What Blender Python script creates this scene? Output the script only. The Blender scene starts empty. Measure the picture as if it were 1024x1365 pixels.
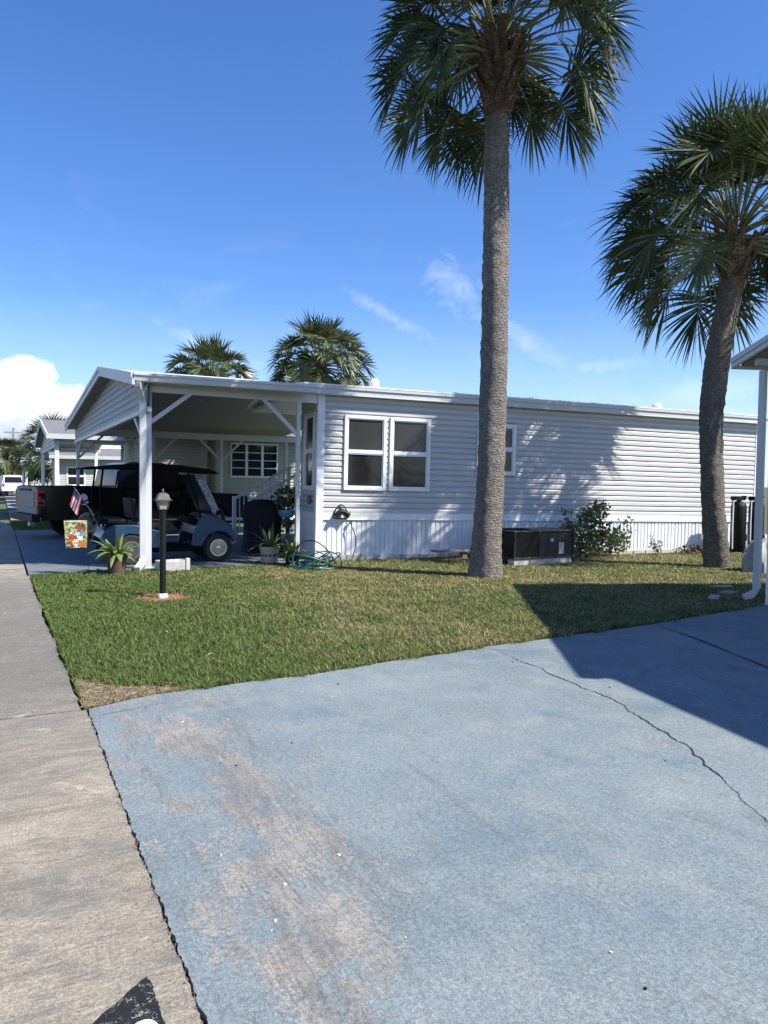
import bpy, bmesh, math, random
import numpy as np
from mathutils import Vector, Matrix, Euler
R = math.radians
scene = bpy.context.scene
COL = scene.collection
rnd = random.Random(7)

# ------------------------------------------------------------------ materials
def new_mat(name):
    m = bpy.data.materials.new(name); m.use_nodes = True
    nt = m.node_tree
    b = nt.nodes['Principled BSDF']
    return m, nt, b

def N(nt, typ, **kw):
    n = nt.nodes.new(typ)
    for k, v in kw.items(): setattr(n, k, v)
    return n

def mixc(nt, fac, a, b, blend='MIX'):
    n = N(nt, 'ShaderNodeMix', data_type='RGBA', blend_type=blend)
    for sock, v in ((n.inputs[0], fac), (n.inputs[6], a), (n.inputs[7], b)):
        if isinstance(v, (int, float)): sock.default_value = v
        elif isinstance(v, (tuple, list)): sock.default_value = (*v[:3], 1)
        else: nt.links.new(v, sock)
    return n.outputs[2]

def ramp(nt, src, p0, p1, c0=(0, 0, 0), c1=(1, 1, 1)):
    n = N(nt, 'ShaderNodeValToRGB')
    e = n.color_ramp.elements
    e[0].position = p0; e[1].position = p1
    e[0].color = (*c0, 1); e[1].color = (*c1, 1)
    nt.links.new(src, n.inputs[0])
    return n.outputs[0]

def coords(nt, kind='pos', scale=(1, 1, 1), rot=(0, 0, 0)):
    if kind == 'pos':
        o = N(nt, 'ShaderNodeNewGeometry').outputs['Position']
    else:
        o = N(nt, 'ShaderNodeTexCoord').outputs['Object']
    mp = N(nt, 'ShaderNodeMapping')
    mp.inputs['Scale'].default_value = scale
    mp.inputs['Rotation'].default_value = rot
    nt.links.new(o, mp.inputs[0])
    return mp.outputs[0]

def noise(nt, vec, scale, detail=4, rough=.55, dist=0.0):
    n = N(nt, 'ShaderNodeTexNoise')
    n.inputs['Scale'].default_value = scale; n.inputs['Detail'].default_value = detail
    n.inputs['Roughness'].default_value = rough; n.inputs['Distortion'].default_value = dist
    nt.links.new(vec, n.inputs['Vector'])
    return n.outputs[0]

def voro(nt, vec, scale, feature='F1'):
    n = N(nt, 'ShaderNodeTexVoronoi', feature=feature)
    n.inputs['Scale'].default_value = scale
    nt.links.new(vec, n.inputs['Vector'])
    return n.outputs[0]

def math_(nt, op, a, b=0.0, c=None):
    n = N(nt, 'ShaderNodeMath', operation=op)
    for i, v in enumerate((a, b, c)):
        if v is None: continue
        if isinstance(v, (int, float)): n.inputs[i].default_value = v
        else: nt.links.new(v, n.inputs[i])
    return n.outputs[0]

def bump(nt, b, h, strength, dist):
    n = N(nt, 'ShaderNodeBump')
    n.inputs['Strength'].default_value = strength; n.inputs['Distance'].default_value = dist
    nt.links.new(h, n.inputs['Height']); nt.links.new(n.outputs[0], b.inputs['Normal'])

def simple(name, col, rough=.5, metal=0, var=.12, vscale=6, spec=.5, kind='obj', bmp=0, bscale=60, dirt=None):
    """painted / plastic / metal surface with faint mottling and optional dirt"""
    m, nt, b = new_mat(name)
    v = coords(nt, kind)
    n1 = noise(nt, v, vscale, 5)
    c = mixc(nt, ramp(nt, n1, .3, .7), tuple(x*(1-var) for x in col), tuple(min(1, x*(1+var)) for x in col))
    if dirt:
        n2 = noise(nt, v, vscale*.45, 7, .7)
        c = mixc(nt, ramp(nt, n2, .52, .74), c, dirt)
    nt.links.new(c, b.inputs['Base Color'])
    b.inputs['Roughness'].default_value = rough; b.inputs['Metallic'].default_value = metal
    b.inputs['Specular IOR Level'].default_value = spec
    if bmp: bump(nt, b, noise(nt, v, bscale, 4), bmp, .01)
    return m

M = {}
M['siding'] = simple('vinyl_siding', (.48, .475, .468), .48, var=.05, vscale=1.3, dirt=(.45, .46, .48))
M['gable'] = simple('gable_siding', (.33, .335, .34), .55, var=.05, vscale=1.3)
M['skirt'] = simple('vinyl_skirting', (.70, .71, .73), .45, var=.05, vscale=2, dirt=(.58, .58, .58))
M['trim'] = simple('white_trim', (.76, .77, .78), .42, var=.04, vscale=2, dirt=(.66, .66, .65))
M['alu'] = simple('white_aluminium', (.50, .51, .52), .45, var=.05, vscale=1.2, dirt=(.56, .57, .58))
M['roofmetal'] = simple('roof_coating', (.74, .74, .72), .6, var=.1, vscale=2, dirt=(.45, .44, .40), bmp=.3)
M['beige_siding'] = simple('beige_siding', (.40, .39, .345), .6, var=.05, vscale=1)
M['white_wall'] = simple('white_wall', (.72, .72, .70), .6, var=.05, vscale=1)
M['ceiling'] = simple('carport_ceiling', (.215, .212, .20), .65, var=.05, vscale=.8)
M['block'] = simple('concrete_block', (.42, .41, .39), .9, var=.2, vscale=8, bmp=.5, dirt=(.25, .25, .22))
M['shingle'] = simple('grey_shingle', (.16, .16, .165), .9, var=.25, vscale=9, bmp=.5)
M['black_metal'] = simple('black_metal', (.007, .007, .0075), .55, var=.2, spec=.3)
M['black_plastic'] = simple('black_plastic', (.005, .005, .005), .6, var=.25, spec=.25)
M['rubber'] = simple('tyre_rubber', (.016, .016, .016), .8, var=.2, vscale=20)
M['chrome'] = simple('bright_alloy', (.62, .62, .62), .25, metal=.9, var=.1)
M['truckpaint'] = simple('black_car_paint', (.0035, .0035, .0045), .14, var=.1, spec=.4)
M['cartblue'] = simple('blue_cart_paint', (.022, .055, .105), .22, var=.06, spec=.4)
M['cartglass'] = simple('tinted_cart_glass', (.006, .007, .008), .25, var=.1, spec=.15)
M['cartblack'] = simple('cart_black', (.003, .003, .003), .8, var=.2, spec=.12)
M['cartseat'] = simple('grey_vinyl_seat', (.008, .008, .008), .7, spec=.2)
M['seatpale'] = simple('pale_vinyl_seat', (.05, .047, .044), .6, spec=.3)
M['red'] = simple('red_lens', (.45, .015, .015), .2)
M['white'] = simple('white_plastic', (.75, .75, .73), .4)
M['wood'] = simple('weathered_wood', (.26, .22, .18), .85, var=.3, vscale=7, bmp=.4)
M['fencewood'] = simple('brown_fence_wood', (.16, .085, .05), .8, var=.3, vscale=5)
M['acmetal'] = simple('ac_dark_metal', (.0045, .0043, .0048), .5, var=.2, vscale=3)
M['actop'] = simple('ac_top_metal', (.03, .028, .029), .55, var=.25, vscale=4)
M['label'] = simple('pale_label', (.40, .40, .41), .5, var=.3, vscale=30)
M['hose'] = simple('green_hose', (.03, .13, .115), .35, var=.3, vscale=9)
M['hosedark'] = simple('dark_hose', (.02, .035, .032), .4, var=.3, vscale=9)
M['potbrown'] = simple('brown_pot', (.10, .062, .045), .75, var=.2, vscale=10, bmp=.2)
M['potbeige'] = simple('beige_pot', (.40, .36, .27), .75, var=.15, vscale=10)
M['potblack'] = simple('black_pot', (.015, .015, .015), .6)
M['teal'] = simple('teal_glaze', (.16, .36, .38), .35)
M['cover'] = simple('dark_cover_cloth', (.010, .010, .011), .8, var=.3, bmp=.4, bscale=9)
M['tarp'] = simple('grey_tarp', (.26, .265, .26), .55, var=.2, vscale=5, bmp=.6, bscale=8)
M['dirt'] = simple('bare_soil', (.16, .115, .085), .95, var=.45, vscale=14, kind='pos', bmp=.8, dirt=(.30, .20, .11))
M['seamsoil'] = simple('dark_seam_soil', (.055, .04, .03), .95, var=.5, vscale=40, kind='pos')
M['straw'] = simple('dry_straw', (.36, .25, .12), .8, var=.5, vscale=40, kind='pos')
M['mulch'] = simple('mulch_chips', (.30, .16, .085), .9, var=.55, vscale=30, kind='pos')
M['asphalt'] = simple('asphalt', (.055, .055, .058), .9, var=.2, vscale=3, kind='pos', bmp=.4, bscale=120)
M['greyslab'] = simple('grey_painted_slab', (.20, .225, .25), .8, var=.15, vscale=2, kind='pos')
M['paleconc'] = simple('pale_concrete', (.46, .43, .38), .9, var=.15, vscale=3, kind='pos')
M['farlawn'] = simple('mown_grass', (.07, .10, .03), .95, var=.35, vscale=5, kind='pos', bmp=.6, bscale=40)
M['flagred'] = simple('flag_red', (.45, .035, .05), .8)
M['flagwhite'] = simple('flag_white', (.72, .70, .68), .8)
M['flagblue'] = simple('flag_blue', (.03, .04, .14), .8)
M['plaque'] = simple('bronze_plaque', (.06, .035, .02), .5)
M['camo'] = simple('speckled_grey_tailgate', (.20, .20, .205), .5, var=.7, vscale=22)
M['darkhedge'] = simple('hedge_leaf', (.05, .075, .03), .6, var=.5, vscale=2)
M['carwhite'] = simple('white_car_paint', (.72, .72, .72), .2)
M['darkglass'] = simple('dark_car_glass', (.008, .010, .012), .08, var=.1, spec=.4)
M['lampglass'] = simple('cloudy_lamp_glass', (.42, .40, .30), .25, var=.2, vscale=20)
M['lampcap'] = simple('faded_grey_cap', (.09, .083, .083), .6, var=.3, vscale=20)

def mk_leaf(name, c0, c1, rough=.42, trans=.25, scale=3.0, spec=.5):
    m, nt, b = new_mat(name)
    v = coords(nt, 'pos')
    c = mixc(nt, ramp(nt, noise(nt, v, scale, 3), .35, .65), c0, c1)
    nt.links.new(c, b.inputs['Base Color']); b.inputs['Roughness'].default_value = rough
    b.inputs['Specular IOR Level'].default_value = spec
    t = N(nt, 'ShaderNodeBsdfTranslucent'); nt.links.new(c, t.inputs[0])
    mx = N(nt, 'ShaderNodeMixShader'); mx.inputs[0].default_value = trans
    nt.links.new(b.outputs[0], mx.inputs[1]); nt.links.new(t.outputs[0], mx.inputs[2])
    nt.links.new(mx.outputs[0], nt.nodes['Material Output'].inputs[0])
    return m
M['frond'] = mk_leaf('palm_leaf', (.027, .042, .014), (.064, .086, .028), .50, .22, spec=.25)
M['frondpale'] = mk_leaf('palm_leaf_pale', (.06, .08, .03), (.12, .14, .055), .4, .2)
M['fronddead'] = mk_leaf('palm_leaf_dead', (.16, .11, .055), (.28, .20, .10), .7, .2)
M['petiole'] = mk_leaf('palm_stalk', (.09, .11, .035), (.15, .16, .06), .5, .05)
M['bush'] = mk_leaf('bush_leaf', (.07, .105, .035), (.18, .22, .085), .45, .25, 9)
M['hosta'] = mk_leaf('broad_leaf', (.10, .17, .035), (.24, .30, .09), .4, .25, 12)
M['aloe'] = mk_leaf('dark_potted_leaf', (.05, .09, .03), (.13, .18, .06), .4, .2, 12)
M['tree'] = mk_leaf('tree_leaf', (.035, .055, .02), (.07, .095, .035), .5, .2, 1.5)
M['redleaf'] = mk_leaf('reddish_ground_leaf', (.07, .04, .03), (.13, .08, .05), .6, .1, 12)

def grass_material():
    m, nt, b = new_mat('lawn_blade')
    v = coords(nt, 'pos')
    big = noise(nt, v, .45, 3, .6)
    mid = noise(nt, v, 2.2, 4, .6)
    fine = N(nt, 'ShaderNodeAttribute', attribute_name='blade').outputs['Fac']
    green = mixc(nt, ramp(nt, fine, .05, .98), (.057, .096, .020), (.185, .238, .068))
    straw = mixc(nt, ramp(nt, fine, .05, .98), (.15, .13, .05), (.47, .40, .20))
    # drier towards the middle of the lawn (an actual browned patch), greener at the pavement corner
    sx = N(nt, 'ShaderNodeSeparateXYZ'); nt.links.new(v, sx.inputs[0])
    g = math_(nt, 'MULTIPLY', math_(nt, 'SUBTRACT', sx.outputs[0], 2.2), .10)
    dry = math_(nt, 'ADD', math_(nt, 'ADD', math_(nt, 'MULTIPLY', big, .55), math_(nt, 'MULTIPLY', mid, .75)), math_(nt, 'MINIMUM', g, .20))
    c = mixc(nt, ramp(nt, math_(nt, 'ADD', dry, math_(nt, 'MULTIPLY', math_(nt, 'SUBTRACT', N(nt, 'ShaderNodeAttribute', attribute_name='blade').outputs['Fac'], .5), .22)), .70, 1.02), green, straw)
    nt.links.new(c, b.inputs['Base Color']); b.inputs['Roughness'].default_value = .55
    b.inputs['Specular IOR Level'].default_value = .3
    t = N(nt, 'ShaderNodeBsdfTranslucent'); nt.links.new(c, t.inputs[0])
    mx = N(nt, 'ShaderNodeMixShader'); mx.inputs[0].default_value = .3
    nt.links.new(b.outputs[0], mx.inputs[1]); nt.links.new(t.outputs[0], mx.inputs[2])
    nt.links.new(mx.outputs[0], nt.nodes['Material Output'].inputs[0])
    return m
M['grass'] = grass_material()

def soil_material():
    m, nt, b = new_mat('lawn_soil')
    v = coords(nt, 'pos')
    c = mixc(nt, ramp(nt, noise(nt, v, 18, 5), .35, .65), (.085, .072, .035), (.16, .13, .065))
    c = mixc(nt, ramp(nt, noise(nt, v, 3, 4), .45, .7), c, (.07, .085, .025))
    nt.links.new(c, b.inputs['Base Color']); b.inputs['Roughness'].default_value = .95
    bump(nt, b, noise(nt, v, 60, 4), .8, .02)
    return m
M['soil'] = soil_material()

def blue_concrete():
    m, nt, b = new_mat('worn_blue_paint_on_concrete')
    v = coords(nt, 'pos')
    vs = coords(nt, 'pos', (1.5, .75, 1), (0, 0, R(-8)))
    vstr = coords(nt, 'pos', (4.2, .55, 1), (0, 0, R(-5)))
    vbr = coords(nt, 'pos', (34, 9, 1), (0, 0, R(-20)))
    big = noise(nt, v, .6, 5, .6)
    mid = noise(nt, vs, 2.6, 9, .74, .5)
    fine = noise(nt, v, 55, 5, .75)
    vgr = coords(nt, 'pos', (60, 4.5, 1), (0, 0, R(-3)))
    fibre = noise(nt, vgr, 1.0, 5, .7, .5)
    grain = noise(nt, v, 230, 2, .7)
    streak = noise(nt, vstr, 1.5, 8, .75, .8)
    broom = noise(nt, vbr, 3.0, 4, .7, .5)
    blue = mixc(nt, ramp(nt, big, .35, .68), (.250, .315, .345), (.325, .385, .405))
    blue = mixc(nt, ramp(nt, noise(nt, v, 2.4, 7, .68, .4), .48, .70), blue, (.36, .405, .415))
    blue = mixc(nt, math_(nt, 'MULTIPLY', ramp(nt, noise(nt, v, 1.7, 6, .65, .5), .56, .68), .7), blue, (.175, .265, .33))
    sx = N(nt, 'ShaderNodeSeparateXYZ'); nt.links.new(v, sx.inputs[0])
    # the strip where car tyres run, about a metre in from the pavement, is worn most
    tr = math_(nt, 'SUBTRACT', 1.0, math_(nt, 'DIVIDE', math_(nt, 'ABSOLUTE', math_(nt, 'SUBTRACT', sx.outputs[0], .96)), .62))
    tr = math_(nt, 'MULTIPLY', math_(nt, 'MULTIPLY', math_(nt, 'MAXIMUM', tr, 0.0), ramp(nt, noise(nt, v, 1.9, 5, .6, .4), .33, .52)), .158)
    w = math_(nt, 'ADD', math_(nt, 'ADD', math_(nt, 'MULTIPLY', mid, .52), math_(nt, 'ADD', math_(nt, 'MULTIPLY', fine, .26), math_(nt, 'MULTIPLY', fibre, .22))), tr)
    wear = ramp(nt, w, .572, .615)
    conc = mixc(nt, ramp(nt, noise(nt, v, 6, 5), .35, .65), (.52, .47, .40), (.345, .34, .33))
    c = mixc(nt, math_(nt, 'MULTIPLY', wear, .90), blue, conc)
    c = mixc(nt, math_(nt, 'MULTIPLY', math_(nt, 'MULTIPLY', ramp(nt, fibre, .52, .62), ramp(nt, tr, .02, .10)), .55), c, (.17, .165, .165))
    st = ramp(nt, math_(nt, 'ADD', streak, math_(nt, 'MULTIPLY', tr, .9)), .55, .70)
    c = mixc(nt, math_(nt, 'MULTIPLY', st, .42), c, (.17, .17, .175))
    c = mixc(nt, math_(nt, 'MULTIPLY', ramp(nt, noise(nt, v, 2.0, 4, .55), .63, .72), .32), c, (.13, .155, .175))
    c = mixc(nt, .60, c, ramp(nt, fine, .36, .60, (.40, .40, .40), (1, 1, 1)), 'MULTIPLY')
    c = mixc(nt, .62, c, ramp(nt, grain, .36, .66, (.28, .28, .28), (1.0, 1.0, 1.0)), 'MULTIPLY')
    c = mixc(nt, .22, c, ramp(nt, broom, .36, .58, (.30, .30, .30), (1.0, 1.0, 1.0)), 'MULTIPLY')
    vd = voro(nt, v, 34)
    c = mixc(nt, math_(nt, 'MULTIPLY', ramp(nt, vd, .05, .11, (1, 1, 1), (0, 0, 0)), .40), c, (.60, .58, .54))
    # hair cracks of the old paint film
    ve = voro(nt, coords(nt, 'pos', (1, .6, 1), (0, 0, R(25))), 16, 'DISTANCE_TO_EDGE')
    hc = math_(nt, 'MULTIPLY', ramp(nt, ve, .01, .035, (1, 1, 1), (0, 0, 0)), ramp(nt, mid, .46, .62))
    c = mixc(nt, math_(nt, 'MULTIPLY', hc, .45), c, (.11, .115, .12))
    nt.links.new(c, b.inputs['Base Color']); b.inputs['Roughness'].default_value = .75
    b.inputs['Specular IOR Level'].default_value = .3
    h = math_(nt, 'ADD', math_(nt, 'MULTIPLY', grain, .6), math_(nt, 'ADD', math_(nt, 'MULTIPLY', broom, .5), math_(nt, 'MULTIPLY', fine, 1.2)))
    bump(nt, b, h, .6, .006)
    return m
M['blueconc'] = blue_concrete()

def walk_concrete():
    m, nt, b = new_mat('old_pavement_concrete')
    v = coords(nt, 'pos')
    vbr = coords(nt, 'pos', (5, 26, 1), (0, 0, R(-14)))
    vst = coords(nt, 'pos', (1.1, 3.4, 1), (0, 0, R(-18)))
    big = noise(nt, v, 1.3, 6, .65, .3)
    st = noise(nt, vst, 1.5, 8, .72, .7)
    broom = noise(nt, vbr, 2.6, 5, .7, .6)
    fine = noise(nt, v, 75, 5, .78)
    grain = noise(nt, v, 240, 2, .7)
    c = mixc(nt, ramp(nt, big, .34, .64), (.40, .35, .28), (.60, .54, .435))
    c = mixc(nt, math_(nt, 'MULTIPLY', ramp(nt, st, .47, .66), .82), c, (.25, .23, .195))
    c = mixc(nt, math_(nt, 'MULTIPLY', ramp(nt, noise(nt, v, 2.6, 7, .7, .4), .55, .72), .5), c, (.54, .50, .43))
    sx = N(nt, 'ShaderNodeSeparateXYZ'); nt.links.new(v, sx.inputs[0])
    old = math_(nt, 'ADD', math_(nt, 'MULTIPLY', math_(nt, 'MINIMUM', math_(nt, 'SUBTRACT', sx.outputs[1], 4.2), math_(nt, 'SUBTRACT', 14.0, sx.outputs[1])), .25), math_(nt, 'MULTIPLY', big, .3))
    c = mixc(nt, math_(nt, 'MULTIPLY', ramp(nt, old, .1, .7), .78), c, (.215, .205, .188))
    c = mixc(nt, .50, c, ramp(nt, broom, .36, .62, (.40, .39, .37), (1, 1, 1)), 'MULTIPLY')
    c = mixc(nt, .75, c, ramp(nt, fine, .38, .58, (.45, .43, .41), (1.12, 1.12, 1.10)), 'MULTIPLY')
    c = mixc(nt, .62, c, ramp(nt, grain, .36, .66, (.35, .34, .33), (1.1, 1.1, 1.1)), 'MULTIPLY')
    bl = noise(nt, coords(nt, 'pos', (1, 2.2, 1), (0, 0, R(-25))), 2.1, 9, .78, 1.2)
    c = mixc(nt, math_(nt, 'MULTIPLY', ramp(nt, bl, .52, .62), .85), c, (.175, .165, .145))
    c = mixc(nt, math_(nt, 'MULTIPLY', ramp(nt, bl, .30, .42, (1, 1, 1), (0, 0, 0)), .6), c, (.74, .69, .59))
    vd = voro(nt, v, 46)
    c = mixc(nt, math_(nt, 'MULTIPLY', ramp(nt, vd, .06, .14, (1, 1, 1), (0, 0, 0)), .7), c, (.66, .62, .54))
    vd2 = voro(nt, v, 31)
    c = mixc(nt, math_(nt, 'MULTIPLY', ramp(nt, vd2, .05, .11, (1, 1, 1), (0, 0, 0)), .6), c, (.11, .10, .09))
    nt.links.new(c, b.inputs['Base Color']); b.inputs['Roughness'].default_value = .9
    h = math_(nt, 'ADD', math_(nt, 'MULTIPLY', grain, .5), math_(nt, 'ADD', math_(nt, 'MULTIPLY', broom, .9), math_(nt, 'MULTIPLY', fine, 1.4)))
    bump(nt, b, h, .8, .008)
    return m
M['walkconc'] = walk_concrete()

def slab_material():
    m, nt, b = new_mat('blue_grey_carport_floor')
    v = coords(nt, 'pos')
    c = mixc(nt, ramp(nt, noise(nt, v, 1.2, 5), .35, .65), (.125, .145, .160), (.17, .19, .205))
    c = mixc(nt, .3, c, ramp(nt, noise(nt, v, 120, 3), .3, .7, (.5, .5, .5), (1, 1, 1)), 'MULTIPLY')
    nt.links.new(c, b.inputs['Base Color']); b.inputs['Roughness'].default_value = .7
    return m
M['slab'] = slab_material()

def paint_material(name, col, under):
    m, nt, b = new_mat(name)
    v = coords(nt, 'pos')
    n = math_(nt, 'ADD', math_(nt, 'MULTIPLY', noise(nt, v, 160, 4, .7), .6), math_(nt, 'MULTIPLY', noise(nt, v, 24, 4, .6), .4))
    c = mixc(nt, ramp(nt, n, .555, .60), col, under)
    nt.links.new(c, b.inputs['Base Color']); b.inputs['Roughness'].default_value = .9; b.inputs['Specular IOR Level'].default_value = .12
    bump(nt, b, noise(nt, v, 200, 3), .6, .004)
    return m
M['blackpaint'] = paint_material('worn_black_road_paint', (.016, .019, .024), (.34, .31, .27))
M['whitepaint'] = paint_material('white_road_paint', (.78, .79, .80), (.70, .70, .70))

def trunk_material(name, c0, c1, c2):
    m, nt, b = new_mat(name)
    v = coords(nt, 'obj'); vh = coords(nt, 'obj', (1, 1, 2.6)); vv_ = coords(nt, 'obj', (1, 1, .35))
    n1 = noise(nt, vh, 17, 6, .72, .9); n2 = noise(nt, v, 5, 5, .65); n3 = noise(nt, vv_, 30, 5, .7, .4)
    vo = voro(nt, vh, 19)
    c = mixc(nt, ramp(nt, n1, .43, .57), c0, c1)
    c = mixc(nt, math_(nt, 'MULTIPLY', ramp(nt, n2, .44, .60), .75), c, c2)
    c = mixc(nt, math_(nt, 'MULTIPLY', ramp(nt, noise(nt, v, 2.3, 6, .7, .6), .56, .66), .45), c, tuple(x*1.15 for x in c1))
    c = mixc(nt, .55, c, ramp(nt, n3, .38, .60, (.35, .34, .33), (1, 1, 1)), 'MULTIPLY')
    c = mixc(nt, .50, c, ramp(nt, vo, .10, .55, (1, 1, 1), (.40, .38, .37)), 'MULTIPLY')
    nt.links.new(c, b.inputs['Base Color']); b.inputs['Roughness'].default_value = .92
    h = math_(nt, 'ADD', math_(nt, 'MULTIPLY', n1, 1.3), math_(nt, 'ADD', math_(nt, 'MULTIPLY', n3, .8), math_(nt, 'MULTIPLY', vo, -1.0)))
    bump(nt, b, h, 1.0, .04)
    return m
M['trunk'] = trunk_material('palm_bark', (.24, .215, .19), (.52, .475, .425), (.34, .28, .235))
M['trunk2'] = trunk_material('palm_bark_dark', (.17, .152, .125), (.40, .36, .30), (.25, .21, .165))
M['boot'] = trunk_material('palm_leaf_bases', (.20, .10, .05), (.42, .29, .18), (.12, .06, .035))

def window_glass():
    m, nt, b = new_mat('dark_window_glass')
    v = coords(nt, 'obj')
    c = mixc(nt, ramp(nt, noise(nt, v, 1.8, 3), .3, .7), (.010, .0105, .0105), (.022, .022, .021))
    nt.links.new(c, b.inputs['Base Color']); b.inputs['Roughness'].default_value = .12
    b.inputs['Specular IOR Level'].default_value = .45
    bump(nt, b, noise(nt, v, 3.0, 2), .25, .02)
    return m
M['glass'] = window_glass()
M['glassup'] = simple('upper_glass_painted_reflection', (.040, .041, .042), .14, var=.12, vscale=1.2, spec=.4)  # lighter base colour stands in for sky reflected in the upper panes
M['screen'] = simple('window_insect_screen', (.05, .05, .05), .6, var=.2, vscale=3, spec=.2)

def garden_print():
    m, nt, b = new_mat('autumn_garden_print')
    v = coords(nt, 'obj')
    c = mixc(nt, ramp(nt, noise(nt, v, 16, 4), .42, .58), (.16, .20, .06), (.50, .48, .26))
    c = mixc(nt, ramp(nt, noise(nt, v, 30, 2), .58, .64), c, (.08, .10, .04))
    nt.links.new(c, b.inputs['Base Color']); b.inputs['Roughness'].default_value = .85
    return m
M['print'] = garden_print()
M['orange'] = simple('print_orange', (.50, .14, .03), .85, var=.5, vscale=25)
M['printred'] = simple('print_red', (.36, .035, .02), .85, var=.3, vscale=25)
M['printbrown'] = simple('print_brown', (.17, .055, .03), .85, var=.5, vscale=30)
M['printblue'] = simple('print_blue', (.08, .25, .50), .85, var=.3, vscale=25)
M['printcream'] = simple('print_cream', (.62, .56, .40), .85, var=.3, vscale=25)

# ------------------------------------------------------------------ mesh builder
class MB:
    def __init__(s): s.v = []; s.f = []; s.m = []
    def add(s, vs, fs, mi=0):
        o = len(s.v); s.v.extend([tuple(x) for x in vs])
        s.f.extend([tuple(i+o for i in f) for f in fs]); s.m.extend([mi]*len(fs)); return s
    def box(s, x0, x1, y0, y1, z0, z1, mi=0):
        vs = [(x0,y0,z0),(x1,y0,z0),(x1,y1,z0),(x0,y1,z0),(x0,y0,z1),(x1,y0,z1),(x1,y1,z1),(x0,y1,z1)]
        return s.add(vs, [(0,3,2,1),(4,5,6,7),(0,1,5,4),(1,2,6,5),(2,3,7,6),(3,0,4,7)], mi)
    def beam(s, p0, p1, w, h, mi=0, up=(0,0,1)):
        p0 = Vector(p0); p1 = Vector(p1); d = (p1-p0).normalized(); up = Vector(up)
        if abs(d.dot(up)) > .98: up = Vector((0, 1, 0))
        a = d.cross(up).normalized()*(w/2); c = a.cross(d).normalized()*(h/2)
        vs = []
        for p in (p0, p1): vs += [p-a-c, p+a-c, p+a+c, p-a+c]
        return s.add(vs, [(0,3,2,1),(4,5,6,7),(0,1,5,4),(1,2,6,5),(2,3,7,6),(3,0,4,7)], mi)
    def tube(s, pts, rad, n=10, mi=0, caps=True):
        pts = [Vector(p) for p in pts]
        if isinstance(rad, (int, float)): rad = [rad]*len(pts)
        ref = None; vs = []; k = len(pts)
        for i, p in enumerate(pts):
            d = (pts[min(i+1, k-1)]-pts[max(i-1, 0)]).normalized()
            if ref is None:
                ref = Vector((1, 0, 0)) if abs(d.x) < .8 else Vector((0, 1, 0))
            a = (ref - d*ref.dot(d)).normalized(); ref = a; b = d.cross(a)
            for j in range(n):
                t = 2*math.pi*j/n; vs.append(p+a*(math.cos(t)*rad[i])+b*(math.sin(t)*rad[i]))
        fs = [(i*n+j, i*n+(j+1) % n, (i+1)*n+(j+1) % n, (i+1)*n+j) for i in range(k-1) for j in range(n)]
        if caps: fs += [tuple(range(n-1, -1, -1)), tuple(range((k-1)*n, k*n))]
        return s.add(vs, fs, mi)
    def lathe(s, prof, n=24, c=(0, 0, 0), mi=0, axis='z', sq=False):
        vs = []
        for (r, h) in prof:
            for j in range(n):
                t = 2*math.pi*(j+.5)/n
                x, y = r*math.cos(t), r*math.sin(t)
                if axis == 'z': vs.append((c[0]+x, c[1]+y, c[2]+h))
                elif axis == 'y': vs.append((c[0]+x, c[1]+h, c[2]+y))
                else: vs.append((c[0]+h, c[1]+x, c[2]+y))
        k = len(prof)
        fs = [(i*n+j, i*n+(j+1) % n, (i+1)*n+(j+1) % n, (i+1)*n+j) for i in range(k-1) for j in range(n)]
        if prof[0][0] > 1e-5: fs.append(tuple(range(n-1, -1, -1)))
        if prof[-1][0] > 1e-5: fs.append(tuple(range((k-1)*n, k*n)))
        return s.add(vs, fs, mi)
    def prism(s, poly, h0, h1, plane='xy', mi=0):
        """extrude a 2d polygon; plane names its two axes, h0..h1 along the third"""
        n = len(poly); vs = []
        for h in (h0, h1):
            for (a, b) in poly:
                vs.append({'xy': (a, b, h), 'xz': (a, h, b), 'yz': (h, a, b)}[plane])
        fs = [tuple(range(n-1, -1, -1)), tuple(range(n, 2*n))]
        fs += [(i, (i+1) % n, n+(i+1) % n, n+i) for i in range(n)]
        return s.add(vs, fs, mi)
    def quad(s, a, b, c, d, mi=0): return s.add([a, b, c, d], [(0, 1, 2, 3)], mi)
    def build(s, name, mats, parent=None, smooth=False, bevel=0, loc=None):
        if not isinstance(mats, (list, tuple)): mats = [mats]
        me = bpy.data.meshes.new(name); me.from_pydata(s.v, [], s.f)
        for m in mats: me.materials.append(m)
        if len(mats) > 1: me.polygons.foreach_set('material_index', s.m)
        bm = bmesh.new(); bm.from_mesh(me); bmesh.ops.recalc_face_normals(bm, faces=bm.faces); bm.to_mesh(me); bm.free()
        if smooth:
            me.polygons.foreach_set('use_smooth', [True]*len(me.polygons))
            try: me.set_sharp_from_angle(angle=R(40))
            except Exception: pass
        me.update()
        o = bpy.data.objects.new(name, me); COL.objects.link(o)
        if parent: o.parent = parent
        if loc: o.location = loc
        if bevel:
            b = o.modifiers.new('bevel', 'BEVEL'); b.width = bevel; b.segments = 2; b.limit_method = 'ANGLE'; b.angle_limit = R(40)
        return o

def tag(o, label, cat, group=None):
    o['label'] = label; o['category'] = cat
    if group: o['group'] = group
    return o
def thing(name, label, cat, loc=(0, 0, 0), rz=0, group=None, rot=None):
    o = bpy.data.objects.new(name, None); COL.objects.link(o)
    o.location = loc; o.rotation_euler = rot if rot else (0, 0, rz); o.empty_display_size = .2
    return tag(o, label, cat, group)
def struct(o, kind='structure'): o['kind'] = kind; return o

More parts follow.
